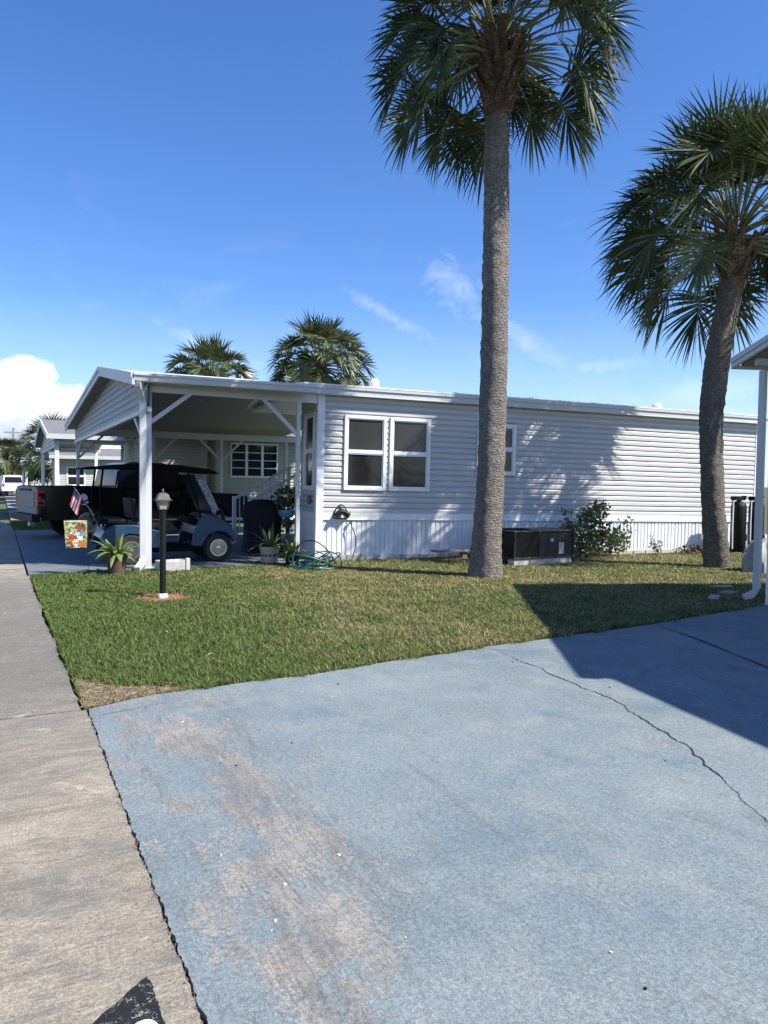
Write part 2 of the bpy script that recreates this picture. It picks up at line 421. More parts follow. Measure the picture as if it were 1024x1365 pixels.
def copy_thing(root, loc, rz, label, sc=1.0, group=None):
    def cp(o, parent):
        c = o.copy(); COL.objects.link(c); c.parent = parent
        for ch in list(o.children): cp(ch, c)
        return c
    r = cp(root, None); r.location = loc; r.rotation_euler = (0, 0, rz); r.scale = (sc,)*3; r['label'] = label
    if group: r['group'] = group
    return r

# ------------------------------------------------------------------ sun, sky, camera
AZ, EL = R(43), R(48)           # sun to the right of and behind the camera
S = Vector((math.sin(AZ)*math.cos(EL), -math.cos(AZ)*math.cos(EL), math.sin(EL)))
sun = bpy.data.lights.new('sun', 'SUN'); sun.energy = 5.0; sun.angle = R(.53); sun.color = (1, .95, .86)
so = bpy.data.objects.new('sun', sun); COL.objects.link(so); so.rotation_euler = S.to_track_quat('Z', 'Y').to_euler()

w = bpy.data.worlds.new('World'); scene.world = w; w.use_nodes = True
nt = w.node_tree; bg = nt.nodes['Background']
sky = N(nt, 'ShaderNodeTexSky', sky_type='NISHITA', sun_disc=False)
sky.sun_elevation = EL; sky.sun_rotation = math.pi-AZ
sky.altitude = 0; sky.air_density = 1.0; sky.dust_density = .35; sky.ozone_density = 3.5
hs = N(nt, 'ShaderNodeHueSaturation'); hs.inputs['Saturation'].default_value = 1.18; hs.inputs['Value'].default_value = 1.0
nt.links.new(sky.outputs[0], hs.inputs['Color'])
tc = N(nt, 'ShaderNodeTexCoord'); dirv = tc.outputs['Generated']
sp = N(nt, 'ShaderNodeSeparateXYZ'); nt.links.new(dirv, sp.inputs[0])
azm = math_(nt, 'ARCTAN2', sp.outputs[0], sp.outputs[1])       # azimuth from +Y towards +X
elv = math_(nt, 'ARCSINE', sp.outputs[2])
cb = N(nt, 'ShaderNodeCombineXYZ'); nt.links.new(azm, cb.inputs[0]); nt.links.new(elv, cb.inputs[1])
n_edge = noise(nt, cb.outputs[0], 16, 7, .55, .1)
n_puff = noise(nt, cb.outputs[0], 38, 6, .6, .2)
def blob(ca, ce, ra, re):
    a = math_(nt, 'DIVIDE', math_(nt, 'SUBTRACT', azm, ca), ra)
    e = math_(nt, 'DIVIDE', math_(nt, 'SUBTRACT', elv, ce), re)
    return math_(nt, 'SUBTRACT', 1.0, math_(nt, 'SQRT', math_(nt, 'ADD', math_(nt, 'MULTIPLY', a, a), math_(nt, 'MULTIPLY', e, e))))
blobs = [(-.02, .095, .085, .045), (.025, .105, .045, .042), (.068, .085, .045, .034), (-.10, .07, .09, .05), (.01, .065, .10, .035),
         (-.30, .08, .16, .05), (-.55, .07, .12, .06), (2.4, .10, .3, .07), (-2.2, .12, .35, .08), (1.9, .05, .2, .04)]
cur = None
for bl in blobs:
    x = blob(*bl); cur = x if cur is None else math_(nt, 'MAXIMUM', cur, x)
dens = math_(nt, 'ADD', cur, math_(nt, 'MULTIPLY', math_(nt, 'SUBTRACT', n_edge, .5), 1.5))
mask = ramp(nt, dens, .02, .20)
shade = math_(nt, 'ADD', math_(nt, 'MULTIPLY', math_(nt, 'SUBTRACT', elv, .055), 14.0), math_(nt, 'MULTIPLY', math_(nt, 'SUBTRACT', n_puff, .35), 1.5))
ccol = ramp(nt, shade, .0, .75, (3.7, 4.5, 5.7), (7.3, 7.4, 7.5))
# faint cirrus streaks
mpw = N(nt, 'ShaderNodeMapping'); mpw.inputs['Scale'].default_value = (2.2, 6.5, 1); mpw.inputs['Rotation'].default_value = (0, 0, R(32))
nt.links.new(cb.outputs[0], mpw.inputs[0])
wis = ramp(nt, noise(nt, mpw.outputs[0], 2.0, 7, .6, 1.2), .56, .95)
wfade = math_(nt, 'MULTIPLY', ramp(nt, elv, .03, .10), ramp(nt, elv, .20, .42, (1, 1, 1), (0, 0, 0)))
wisp = math_(nt, 'MULTIPLY', math_(nt, 'MULTIPLY', wis, wfade), .16)
haze = ramp(nt, elv, .0, .22, (1, 1, 1), (0, 0, 0))
c = mixc(nt, 1.0, hs.outputs[0], (.93, .975, 1.21), 'MULTIPLY')
c = mixc(nt, math_(nt, 'MULTIPLY', haze, .34), c, (5.6, 7.2, 9.2))
c = mixc(nt, wisp, c, (6.0, 6.6, 7.1))
def streak_cloud(ca, ce, ang, ra, re):
    da = math_(nt, 'SUBTRACT', azm, ca); de = math_(nt, 'SUBTRACT', elv, ce)
    x = math_(nt, 'DIVIDE', math_(nt, 'ADD', math_(nt, 'MULTIPLY', da, math.cos(ang)), math_(nt, 'MULTIPLY', de, math.sin(ang))), ra)
    y = math_(nt, 'DIVIDE', math_(nt, 'SUBTRACT', math_(nt, 'MULTIPLY', de, math.cos(ang)), math_(nt, 'MULTIPLY', da, math.sin(ang))), re)
    return math_(nt, 'SUBTRACT', 1.0, math_(nt, 'SQRT', math_(nt, 'ADD', math_(nt, 'MULTIPLY', x, x), math_(nt, 'MULTIPLY', y, y))))
n_st = noise(nt, cb.outputs[0], 17, 9, .72, 1.6)
cur = None
for q in ((.62, .19, -.55, .12, .016), (.55, .245, -.5, .06, .03), (.735, .146, .05, .06, .011), (.86, .11, .1, .10, .02), (.24, .165, -.35, .10, .012), (.93, .075, 0, .2, .03), (.45, .22, -.5, .07, .012)):
    x = streak_cloud(*q); cur = x if cur is None else math_(nt, 'MAXIMUM', cur, x)
sd = math_(nt, 'ADD', cur, math_(nt, 'MULTIPLY', math_(nt, 'SUBTRACT', n_st, .5), 3.2))
c = mixc(nt, math_(nt, 'MULTIPLY', ramp(nt, sd, .1, 1.7), .25), c, (6.4, 6.9, 7.3))
c = mixc(nt, mask, c, ccol)
nt.links.new(c, bg.inputs[0]); bg.inputs[1].default_value = .096

cam = bpy.data.cameras.new('camera'); co = bpy.data.objects.new('camera', cam); COL.objects.link(co); scene.camera = co
F = 1025.0
Xc = Vector(((2564-512)/F, (668-682.5)/F, 1)).normalized()
Yc = Vector(((0-512)/F, (635-682.5)/F, 1)); Yc = (Yc-Xc*Xc.dot(Yc)).normalized()
Zc = Xc.cross(Yc)
if Zc.y > 0: Zc = -Zc
right = Vector((Xc.x, Yc.x, Zc.x)); down = Vector((Xc.y, Yc.y, Zc.y)); fwd = Vector((Xc.z, Yc.z, Zc.z))
mw = Matrix((right, -down, -fwd)).transposed().to_4x4(); mw.translation = (0, 0, 1.55); co.matrix_world = mw
cam.sensor_fit = 'VERTICAL'; cam.sensor_height = 36; cam.lens = 36*F/1365; cam.clip_end = 3000; cam.clip_start = .05
vs = scene.view_settings; vs.view_transform = 'Standard'; vs.look = 'None'; vs.exposure = .82; vs.gamma = 1
scene.render.resolution_x = 768; scene.render.resolution_y = 1024
scene.cycles.max_bounces = 8

# ------------------------------------------------------------------ ground and paving
g = MB(); g.quad((-900, -900, -.06), (900, -900, -.06), (900, 1400, -.06), (-900, 1400, -.06))
struct(g.build('ground', M['farlawn']))

rj = random.Random(3)
def jag(p0, p1, step, amp):
    p0 = Vector(p0); p1 = Vector(p1); n = max(2, int((p1-p0).length/step)); d = (p1-p0).normalized(); q = Vector((-d.y, d.x))
    out = []; a = 0
    for i in range(n+1):
        a = a*.6+rj.uniform(-amp, amp); out.append(tuple(p0+(p1-p0)*(i/n)+q*a))
    return out
def slab(name, poly, z0, z1, mat, bevel=0):
    m = MB(); m.prism(poly, z0, z1); return struct(m.build(name, mat, bevel=bevel))
# pavement: slabs with joints, the edge towards the blue drive broken
edgeN = jag((.5055, -3), (.5095, 5.42), .016, .0052)
slab('pavement', [(-1.25, -3)]+edgeN+[(-1.25, 5.37)], -.05, 0, M['walkconc'])
edgeM = jag((.475, 5.435), (.385, 13.2), .10, .014)
slab('pavement', [(-1.25, 5.385)]+edgeM+[(-1.25, 13.2)], -.05, .002, M['walkconc'])
slab('pavement', [(-1.25, 13.215), (.37, 13.215), (.36, 24.0), (.30, 27.0), (.10, 29.0), (-.3, 30.4), (-1.25, 30.8)], -.05, .002, M['walkconc'])
slab('kerb', [(-1.42, -3), (-1.255, -3), (-1.255, 44), (-1.42, 44)], -.05, -.004, M['paleconc'])
slab('road', [(-7.5, -30), (-1.425, -30), (-1.425, 120), (-7.5, 120)], -.058, -.03, M['asphalt'])
# blue drive
edgeD = jag((.5135, -3), (.5185, 5.40), .016, .0050)
back = [(.53, 5.42), (.96, 5.60), (2.25, 5.70), (4.1, 6.0), (6.5, 6.26), (8.3, 6.58), (11, 7.1), (18, 8.4)]
bj = []
for a, b in zip(back[:-1], back[1:]): bj += jag(a, b, .12, .012)[:-1]
slab('driveway', list(reversed(edgeD+bj+[(18, 8.4), (18, -3)])), -.05, .003, M['blueconc'])
# cracks: thin dark fissures of varying width across the drive
def crack(pts, w0, seed, amp=.022, step=.022):
    r = random.Random(seed); P = []; a = 0
    for p, q in zip(pts[:-1], pts[1:]):
        p = Vector(p); q = Vector(q); n = max(2, int((q-p).length/step)); d = (q-p).normalized(); s = Vector((-d.y, d.x))
        for i in range(n):
            a = a*.85+r.uniform(-amp, amp)*.5; P.append((p+(q-p)*(i/n)+s*a, s))
    m = MB(); vs = []
    ww = w0
    for i, (p, s) in enumerate(P):
        ww = max(w0*.55, min(w0*2.2, ww*math.exp(r.uniform(-.4, .4))))
        if i in (0, len(P)-1): ww = .001
        vs += [(*(p-s*ww), .0065), (*(p+s*ww), .0065)]
    m.add(vs, [(2*i, 2*i+2, 2*i+3, 2*i+1) for i in range(len(P)-1)])
    return m
M['crack'] = simple('crack_dark', (.020, .020, .021), .95, kind='pos')
cr = crack([(4.10, 5.98), (4.02, 5.1), (3.92, 4.1), (3.62, 3.2), (3.13, 2.30), (2.9, 1.5)], .0030, 5)
struct(cr.build('driveway_crack', M['crack']))
cr = crack([(6.50, 6.22), (6.25, 5.4), (5.86, 4.36), (5.5, 3.4)], .0075, 8, .004)
struct(cr.build('driveway_crack', M['crack']))
cr = crack([(3.95, 6.0), (4.25, 5.7), (4.4, 5.62)], .003, 18, .01)
struct(cr.build('driveway_crack', M['crack']))
cr = crack([(.56, 5.24), (.78, 5.3), (1.05, 5.36)], .003, 12, .005)
struct(cr.build('driveway_crack', M['crack']))
# little stones and leaf scraps lying on the drive
for nm, mt, k, sd, rr in (('pale_chips', M['printcream'], 30, 1, .008), ('dark_scraps', M['black_plastic'], 12, 2, .008)):
    r = random.Random(sd); m = MB()
    for i in range(k):
        x = r.uniform(.7, 5.2); y = r.uniform(1.6, 5.4); s_ = r.uniform(.4, 1.3)*rr; a = r.uniform(0, 6.3)
        pts = [(x+s_*r.uniform(.5, 1.2)*math.cos(a+t*1.257), y+s_*r.uniform(.5, 1.2)*math.sin(a+t*1.257)) for t in range(5)]
        m.prism(pts, .0036, .0036+rr*.5)
    o = m.build(nm, mt); o['kind'] = 'stuff'
# loose grit along the broken seam
r = random.Random(11); m = MB()
for i in range(500):
    y = r.uniform(1.2, 5.3); x = .507+r.gauss(0, .006); s_ = r.uniform(.002, .006); a = r.uniform(0, 6)
    pts = [(x+s_*r.uniform(.6, 1.1)*math.cos(a+t*1.257), y+s_*r.uniform(.6, 1.1)*math.sin(a+t*1.257)) for t in range(5)]
    m.prism(pts, -.02, -.004+r.uniform(-.008, .009))
o = m.build('seam_grit', M['dirt']); o['kind'] = 'stuff'
g = MB(); g.quad((.47, -3, -.016), (.545, -3, -.016), (.545, 5.45, -.016), (.47, 5.45, -.016)); struct(g.build('seam_soil', M['seamsoil']))
# lot number painted on the pavement
m = MB(); e1 = jag((.402, 2.405), (.425, 1.75), .012, .004); e2 = jag((.16, 1.75), (.16, 2.20), .012, .003); e3 = jag((.165, 2.205), (.395, 2.405), .012, .004)
m.prism(list(reversed(e1+e2+e3)), .0005, .004); struct(m.build('painted_number_patch', M['blackpaint']))
m = MB(); n = 40; vo = []; fo = []
for i in range(n):
    t = 2*math.pi*i/n
    for k, (ra, rb) in enumerate(((.056, .108), (.034, .080))):
        x = ra*math.cos(t); y = rb*math.sin(t)
        vo.append((.330+x*math.cos(-.35)-y*math.sin(-.35), 2.104+x*math.sin(-.35)+y*math.cos(-.35), .0062))
fo = [(2*i, 2*((i+1) % n), 2*((i+1) % n)+1, 2*i+1) for i in range(n)]
m.add(vo, fo); struct(m.build('painted_digit', M['whitepaint']))

# carport floor, side strips, next drives
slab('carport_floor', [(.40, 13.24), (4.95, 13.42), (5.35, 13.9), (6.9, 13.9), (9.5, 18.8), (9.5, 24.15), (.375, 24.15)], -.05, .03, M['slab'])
slab('kerb', [(.35, 30.3), (10, 30.3), (10, 31.2), (.35, 31.2)], -.05, .02, M['paleconc'])
slab('next_driveway', [(.35, 31.21), (10, 31.21), (10, 39), (.35, 39)], -.05, .01, M['greyslab'])
slab('kerb', [(.35, 42.4), (10, 42.4), (10, 43.3), (.35, 43.3)], -.05, .02, M['paleconc'])
slab('next_driveway', [(.35, 43.31), (10, 43.31), (10, 51), (.35, 51)], -.05, .01, M['greyslab'])
slab('next_driveway', [(.35, 54), (12, 54), (12, 66), (.35, 66)], -.05, .012, M['paleconc'])
slab('road', [(-1.42, 76), (40, 76), (40, 96), (-1.42, 96)], -.055, -.02, M['asphalt'])

# ------------------------------------------------------------------ lawn
lawn_poly = [(.50, 5.46), (.96, 5.61), (2.25, 5.72), (4.1, 6.02), (6.5, 6.28), (8.3, 6.60), (11, 7.12), (18, 8.45), (18, 12.6), (5.5, 13.9), (4.95, 13.39), (.42, 13.22)]
m = MB(); m.add([(x, y, -.012) for x, y in lawn_poly], [tuple(range(len(lawn_poly)))]); struct(m.build('lawn_soil', M['soil']))
bare = [(.50, 5.47), (.95, 5.625), (1.30, 5.66), (1.15, 5.80), (.92, 5.92), (.74, 6.0), (.62, 6.18), (.50, 6.38)]
m = MB(); m.add([(x, y, -.006) for x, y in bare], [tuple(range(len(bare)))]); struct(m.build('bare_soil', M['dirt']))
def straw_litter():
    r = random.Random(61); m = MB()
    for i in range(900):
        x = r.uniform(.50, 1.3); y = r.uniform(5.48, 6.4)
        if not (5.47+(x-.5)*.22 < y < 6.38-(x-.5)*.8+.05): continue
        a = r.uniform(0, 6.28); l = r.uniform(.006, .028); z = r.uniform(-.003, .012); c_, s_ = math.cos(a)*l, math.sin(a)*l; w_ = .09
        m.add([(x-c_+s_*w_, y-s_-c_*w_, z), (x-c_-s_*w_, y-s_+c_*w_, z), (x+c_-s_*w_, y+s_+c_*w_, z+r.uniform(-.003, .006)), (x+c_+s_*w_, y+s_-c_*w_, z+.002)], [(0, 1, 2, 3)])
    o = m.build('straw_litter', M['straw']); o['kind'] = 'stuff'
straw_litter()
def inpoly(px, py, poly):
    c = np.zeros(px.shape, bool); n = len(poly); j = n-1
    for i in range(n):
        xi, yi = poly[i]; xj, yj = poly[j]
        k = ((yi > py) != (yj > py)) & (px < (xj-xi)*(py-yi)/((yj-yi)+1e-12)+xi); c ^= k; j = i
    return c
rg = np.random.default_rng(5)
def vnoise(x, y, s, seed):
    r = np.random.default_rng(seed).random((97, 97)); u = x*s; v = y*s
    i = np.floor(u).astype(int); j = np.floor(v).astype(int); fu = u-i; fv = v-j; fu = fu*fu*(3-2*fu); fv = fv*fv*(3-2*fv)
    g = lambda a, b: r[a % 97, b % 97]
    return (g(i, j)*(1-fu)+g(i+1, j)*fu)*(1-fv)+(g(i, j+1)*(1-fu)+g(i+1, j+1)*fu)*fv
def grass_object(name, poly, dens_fn, n_try, bbox, hmul=1.0, excl=()):
    x = rg.uniform(bbox[0], bbox[1], n_try); y = rg.uniform(bbox[2], bbox[3], n_try)
    dist = np.hypot(x, y)
    keep = inpoly(x, y, poly) & (rg.random(n_try) < dens_fn(x, y, dist))
    for (cx, cy, r_) in excl: keep &= np.hypot(x-cx, y-cy) > r_*rg.uniform(.8, 1.1, n_try)
    x = x[keep]; y = y[keep]; dist = dist[keep]; n = len(x)
    patch = vnoise(x, y, 1.3, 1)*.6+vnoise(x, y, 4.0, 2)*.4
    h = rg.uniform(.026, .062, n)*(.75+.5*patch)*hmul; wd = rg.uniform(.0024, .0044, n)*np.clip(dist/6.5, .9, 2.4)
    az = rg.uniform(0, 2*np.pi, n); lean = rg.uniform(.2, 1.9, n)*h
    dx = np.cos(az); dy = np.sin(az); px = -dy; py = dx
    z0 = np.full(n, -.012)
    V = np.empty((n, 5, 3), np.float32)
    for k, (t, ww, lz, ll) in enumerate(((0, 1, 0, 0), (0, -1, 0, 0), (.55, .85, .62, .30), (.55, -.85, .62, .30), (1, 0, 1, 1))):
        V[:, k, 0] = x+px*wd*ww+dx*lean*ll; V[:, k, 1] = y+py*wd*ww+dy*lean*ll; V[:, k, 2] = z0+h*lz
    me = bpy.data.meshes.new(name)
    me.vertices.add(n*5); me.vertices.foreach_set('co', V.reshape(-1))
    base = np.arange(n)[:, None]*5
    loops = np.concatenate([base+np.array([0, 1, 3, 2]), base+np.array([2, 3, 4])], axis=1).reshape(-1)
    me.loops.add(n*7); me.loops.foreach_set('vertex_index', loops.astype(np.int32))
    me.polygons.add(n*2)
    st = (np.arange(n)[:, None]*7+np.array([0, 4])).reshape(-1)
    me.polygons.foreach_set('loop_start', st.astype(np.int32))
    me.update(calc_edges=True); me.validate()
    me.materials.append(M['grass'])
    at = me.attributes.new('blade', 'FLOAT', 'FACE'); at.data.foreach_set('value', np.repeat(rg.random(n), 2).astype(np.float32))
    o = bpy.data.objects.new(name, me); COL.objects.link(o); o['kind'] = 'stuff'
    return o
rq = random.Random(8); lawn_grass = []
for a_, b_ in zip(lawn_poly[:-1], lawn_poly[1:]):
    k_ = max(1, int(math.dist(a_, b_)/.13))
    for i in range(k_):
        t = i/k_; x_ = a_[0]+(b_[0]-a_[0])*t; y_ = a_[1]+(b_[1]-a_[1])*t
        lawn_grass.append((x_+rq.uniform(-.02, .05)*(1 if y_ < 13 and x_ < .6 else 0), y_-rq.uniform(-.05, .085)*(1 if y_ < 9 and x_ > 1.2 else 0)))
lawn_grass.append(lawn_poly[-1])
in_bare = lambda x, y: inpoly(x, y, bare)
def d1(x, y, d):
    base = np.clip(1.35-d*.065, .30, 1.0)*(.75+.4*vnoise(x, y, 2.2, 9))
    return np.where(in_bare(x, y), .06, base)
grass_object('grass', lawn_grass, d1, 950000, (.4, 16.5, 5.4, 13.8), 1.0, ((1.885, 10.164, .36), (7.09, 10.43, .24), (12.1, 10.1, .22)))
r = random.Random(71); m = MB()
for i in range(110):
    x, y = (r.gauss(7.1, 1.5), r.gauss(10.2, 1.1)) if i % 2 else (r.uniform(.8, 12), r.uniform(6.0, 12))
    if not (5.9+.09*x+.12 < y < 12.6): continue
    a = r.uniform(0, 6.28); l = r.uniform(.02, .09); w_ = r.uniform(.004, .012); z = r.uniform(.03, .05); c_, s_ = math.cos(a), math.sin(a)
    m.add([(x-c_*l, y-s_*l, z-.01), (x+s_*w_, y-c_*w_, z), (x+c_*l, y+s_*l, z-.008), (x-s_*w_, y+c_*w_, z+.003)], [(0, 1, 2, 3)])
o = m.build('fallen_leaf_scraps', M['straw']); o['kind'] = 'stuff'
# grass strips between the drives further on
strip1 = [(.37, 24.2), (9.5, 24.2), (9.5, 30.25), (.35, 30.25), (.30, 28)]
grass_object('grass', strip1, lambda x, y, d: np.full(x.shape, .6), 40000, (.3, 7, 24.2, 30.25), 1.1)

# ------------------------------------------------------------------ siding helpers (local x along the wall, y = -outwards, z up)
def siding(mb, spans, z0, z1, pitch=.114, y=0.0, dep=.024, mi=0):
    """spans(zc) -> list of (x0, x1); each course leans out to its lower edge and has an under-lip"""
    n = int(round((z1-z0)/pitch)); p = (z1-z0)/n
    jr = random.Random(int(z1*100)+n); y_in = y
    for i in range(n):
        a = z0+i*p; b = a+p; pieces = []
        off = jr.uniform(0, 3.66) if i % 2 == 0 else (off+1.2) % 3.66
        for (x0, x1) in spans((a+b)/2):
            if x1-x0 < .01: continue
            k = math.floor((x0-off)/3.66); u = x0
            while u < x1-1e-6:
                v = min(x1, off+(k+1)*3.66)
                if v-u > .004: pieces.append((u, v, y_in+(k % 2)*.0022+jr.uniform(-.0012, .0012)))
                u = v; k += 1
        for (x0, x1, y) in pieces:
            mb.quad((x0, y-dep, a), (x1, y-dep, a), (x1, y-dep*.86, a+p*.55), (x0, y-dep*.86, a+p*.55), mi)
            mb.quad((x0, y-dep*.86, a+p*.55), (x1, y-dep*.86, a+p*.55), (x1, y-dep*.12, b-p*.20), (x0, y-dep*.12, b-p*.20), mi)
            mb.quad((x0, y-dep*.12, b-p*.20), (x1, y-dep*.12, b-p*.20), (x1, y+.002, b-p*.12), (x0, y+.002, b-p*.12), mi)
            mb.quad((x0, y+.002, b-p*.12), (x1, y+.002, b-p*.12), (x1, y+.002, b), (x0, y+.002, b), mi)
            mb.quad((x0, y+.002, a), (x1, y+.002, a), (x1, y-dep, a), (x0, y-dep, a), mi)
def cut(x0, x1, holes):
    def f(z):
        sp = [(x0, x1)]
        for (a, b, c, d) in holes:
            if c-.02 < z < d+.02:
                new = []
                for (u, v) in sp:
                    if b <= u or a >= v: new.append((u, v)); continue
                    if a > u: new.append((u, a))
                    if b < v: new.append((b, v))
                sp = new
        return sp
    return f
def skirt_strip(mb, x0, x1, z0, z1, y=0.0, period=.1, seed=0):
    r = random.Random(seed); x = x0
    while x < x1-.005:
        p = min(x1-x, period*r.uniform(.9, 1.1)); a = x+p*.70; b = x+p*.78; c = x+p*.92; d = x+p
        j = r.uniform(-.003, .003)
        for (u, yu, v, yv) in ((x, y+j, a, y+j), (a, y+j, b, y+.014), (b, y+.014, c, y+.014), (c, y+.014, d, y)):
            mb.quad((u, yu, z0), (v, yv, z0), (v, yv, z1), (u, yu, z1))
        x += p

def win(parent, x0, x1, z0, z1, y, name='window', fw=.066, double=True, mfr=None, screen=True):
    """double hung window, frame standing 3 cm proud; local coordinates of the wall"""
    mfr = mfr or M['trim']
    f = MB()
    f.box(x0, x1, y-.035, y+.03, z1-fw, z1); f.box(x0, x1, y-.042, y+.03, z0, z0+fw)
    f.box(x0, x0+fw, y-.035, y+.03, z0+fw, z1-fw); f.box(x1-fw, x1, y-.035, y+.03, z0+fw, z1-fw)
    fo = f.build(name, mfr, parent, bevel=.004)
    zm = z0+(z1-z0)*.51
    if double:
        s = MB(); s.box(x0+fw+.001, x1-fw-.001, y-.022, y+.025, zm-.026, zm+.026); s.build('sash_rail', mfr, fo, bevel=.003)
        for (a, b, dy) in ((z0+fw, zm-.026, .006), (zm+.026, z1-fw, .0)):
            s = MB(); t = .02
            s.box(x0+fw, x0+fw+t, y-.018+dy, y+.02, a, b); s.box(x1-fw-t, x1-fw, y-.018+dy, y+.02, a, b)
            s.box(x0+fw+t, x1-fw-t, y-.018+dy, y+.02, a, a+t); s.box(x0+fw+t, x1-fw-t, y-.018+dy, y+.02, b-t, b)
            s.build('sash', mfr, fo)
            q = MB(); q.box(x0+fw+t, x1-fw-t, y+.004+dy, y+.012+dy, a+t, b-t); q.build('pane', M['glass'] if dy else M['glassup'], fo)
    else:
        q = MB(); q.box(x0+fw, x1-fw, y+.002, y+.012, z0+fw, z1-fw); q.build('pane', M['glass'], fo)
    return fo

# ------------------------------------------------------------------ main grey home
L = 11.12; D_ = 4.9
home = thing('mobile_home', 'long grey vinyl sided mobile home with white ribbed skirting behind the lawn', 'house', (5.40, 13.69, 0), rot=(0, R(.66), R(-5)))
W = [(.51, 1.385, 1.38, 2.83), (1.455, 2.33, 1.38, 2.83), (3.39, 4.31, 1.75, 2.82)]
s = MB(); siding(s, cut(.115, L-.1, [(a+.03, b-.03, c_, d_) for a, b, c_, d_ in W]), .935, 3.20)
s.build('wall', M['siding'], home)
for a, b, c_, d_ in W: win(home, a, b, c_, d_, -.020)
# left end wall (front room juts out 1.15 m), in local coordinates x=0 plane, facing -x
def map_left(mb, X=0.0):
    mb.v = [(X+y_, -x_, z_) for (x_, y_, z_) in mb.v]; return mb
# use wall-local x in [-1.15, 0] mapped to local y
s = MB(); siding(s, cut(-1.15, -.115, [(-.88, -.17, 1.38, 2.86)]), .935, 3.20); map_left(s).build('wall', M['siding'], home)
lw = MB()
o = win(home, 0, 0.71, 1.36, 2.86, 0)
o.rotation_euler = (0, 0, R(-90)); o.location = (-.014, .87, 0)
s = MB(); skirt_strip(s, -1.15, -.115, .03, .83, 0, .1, 4); map_left(s, -.004).build('skirting', M['skirt'], home)
s = MB(); s.box(-.022, .0, .118, 1.15, .825, .94); s.build('trim_band', M['trim'], home)
# recess behind the front room
s = MB(); s.box(.002, 1.55, 1.152, 1.20, .05, 3.2); s.build('recess_wall', M['siding'], home)
s = MB(); siding(s, cut(-4.9, -1.2, []), .935, 3.2); map_left(s, 1.5).build('wall', M['siding'], home)
dr = MB(); dr.box(1.44, 1.485, 2.9, 3.8, .95, 2.95); do = dr.build('door', M['trim'], home)
q = MB(); q.box(1.425, 1.438, 3.05, 3.65, 1.9, 2.8); q.build('pane', M['glass'], do)
q = MB(); q.lathe([(.0, -.06), (.03, -.05), (.03, -.02), (.012, -.01), (.012, .02)], 10, (1.44, 3.7, 1.9), axis='x'); q.build('handle', M['chrome'], do)
s = MB(); s.box(1.52, 1.6, 1.2, 4.9, .02, .93); s.box(1.601, L-.06, 4.84, 4.9, .02, 3.2); s.box(L-.08, L-.02, .03, 4.84, .02, 3.2); s.box(.06, L-.06, .03, .06, .02, 3.2)
s.build('inner_wall', M['siding'], home)
# corner posts and trims
s = MB(); s.box(-.03, .115, -.030, .118, .03, 3.2); s.build('corner_trim', M['trim'], home, bevel=.006)
s = MB(); s.box(L-.1, L+.02, -.030, .03, .03, 3.2); s.build('corner_trim', M['trim'], home, bevel=.006)
s = MB(); s.box(.118, L-.102, -.024, .02, .80, .935); s.box(.118, L-.102, -.033, -.024, .80, .822); s.build('trim_band', M['trim'], home, bevel=.004)
s = MB(); skirt_strip(s, .118, L-.102, .115, .805, -.004, .1, 1); s.build('skirting', M['skirt'], home)
r = random.Random(2); x = .2
s = MB()
while x < L-.4:
    ln = r.choice((.39, .39, .3)); s.box(x, x+ln-.012, -.07+r.uniform(-.012, .012), .02, -.12, .125+r.uniform(-.018, .012)); x += ln
s.build('foundation_blocks', M['block'], home, bevel=.006)
# roof: stepped drip-edge fascia, low pitched coated roof, soffit
s = MB()
s.box(-.34, L+.12, -.17, -.13, 3.19, 3.325); s.box(-.34, L+.12, -.195, -.16, 3.285, 3.365)
s.box(-.34, L+.12, -.18, -.128, 3.172, 3.192)
s.build('fascia', M['alu'], home, bevel=.005)
s = MB(); s.box(-.32, L+.1, -.128, .06, 3.19, 3.215); s.build('soffit', M['trim'], home)
s = MB(); s.box(-.33, -.28, -.125, 1.6, 3.17, 3.34); s.build('fascia', M['alu'], home)
s = MB(); s.prism([(-.20, 3.345), (-.20, 3.372), (2.4, 3.60), (5.1, 3.372), (5.1, 3.30), (2.4, 3.5)], -.35, L+.13, 'yz'); s.build('roof', M['roofmetal'], home)
s = MB(); s.box(-.26, L+.08, -.1, 4.95, 3.216, 3.295); s.build('soffit', M['trim'], home)
def roof_vent(x, y, z, r_, h):
    v = MB(); v.lathe([(r_*.75, -.12), (r_*.75, h*.35), (r_*1.15, h*.40), (r_*1.15, h*.55), (r_*1.0, h*.58), (r_*1.0, h*.66), (r_*1.12, h*.7), (r_*.95, h*.9), (r_*.5, h*1.02), (0, h*1.06)], 20, (x, y, z))
    v.build('roof_vent', M['white'], home, smooth=True)
roof_vent(1.62, 1.35, 3.50, .095, .25)
roof_vent(8.95, 1.1, 3.47, .11, .18)
# leaf litter and grit caught on the roof edge
r = random.Random(9); s = MB()
for i in range(260):
    x = r.uniform(.5, L); y = -.15+r.random()**2*1.4; s_ = r.uniform(.008, .03); z = 3.374+(y+.2)*.0877; a = r.uniform(0, 6)
    s.prism([(x+s_*math.cos(a+t*1.57), y+s_*.6*math.sin(a+t*1.57)) for t in range(4)], z-.003, z+r.uniform(.004, .012))
o = s.build('roof_litter', M['wood'], home); o['kind'] = 'stuff'

HM = Matrix.Translation((5.40, 13.69, 0)) @ Euler((0, R(.66), R(-5))).to_matrix().to_4x4()
def hw(x, y, z): return HM @ Vector((x, y, z))

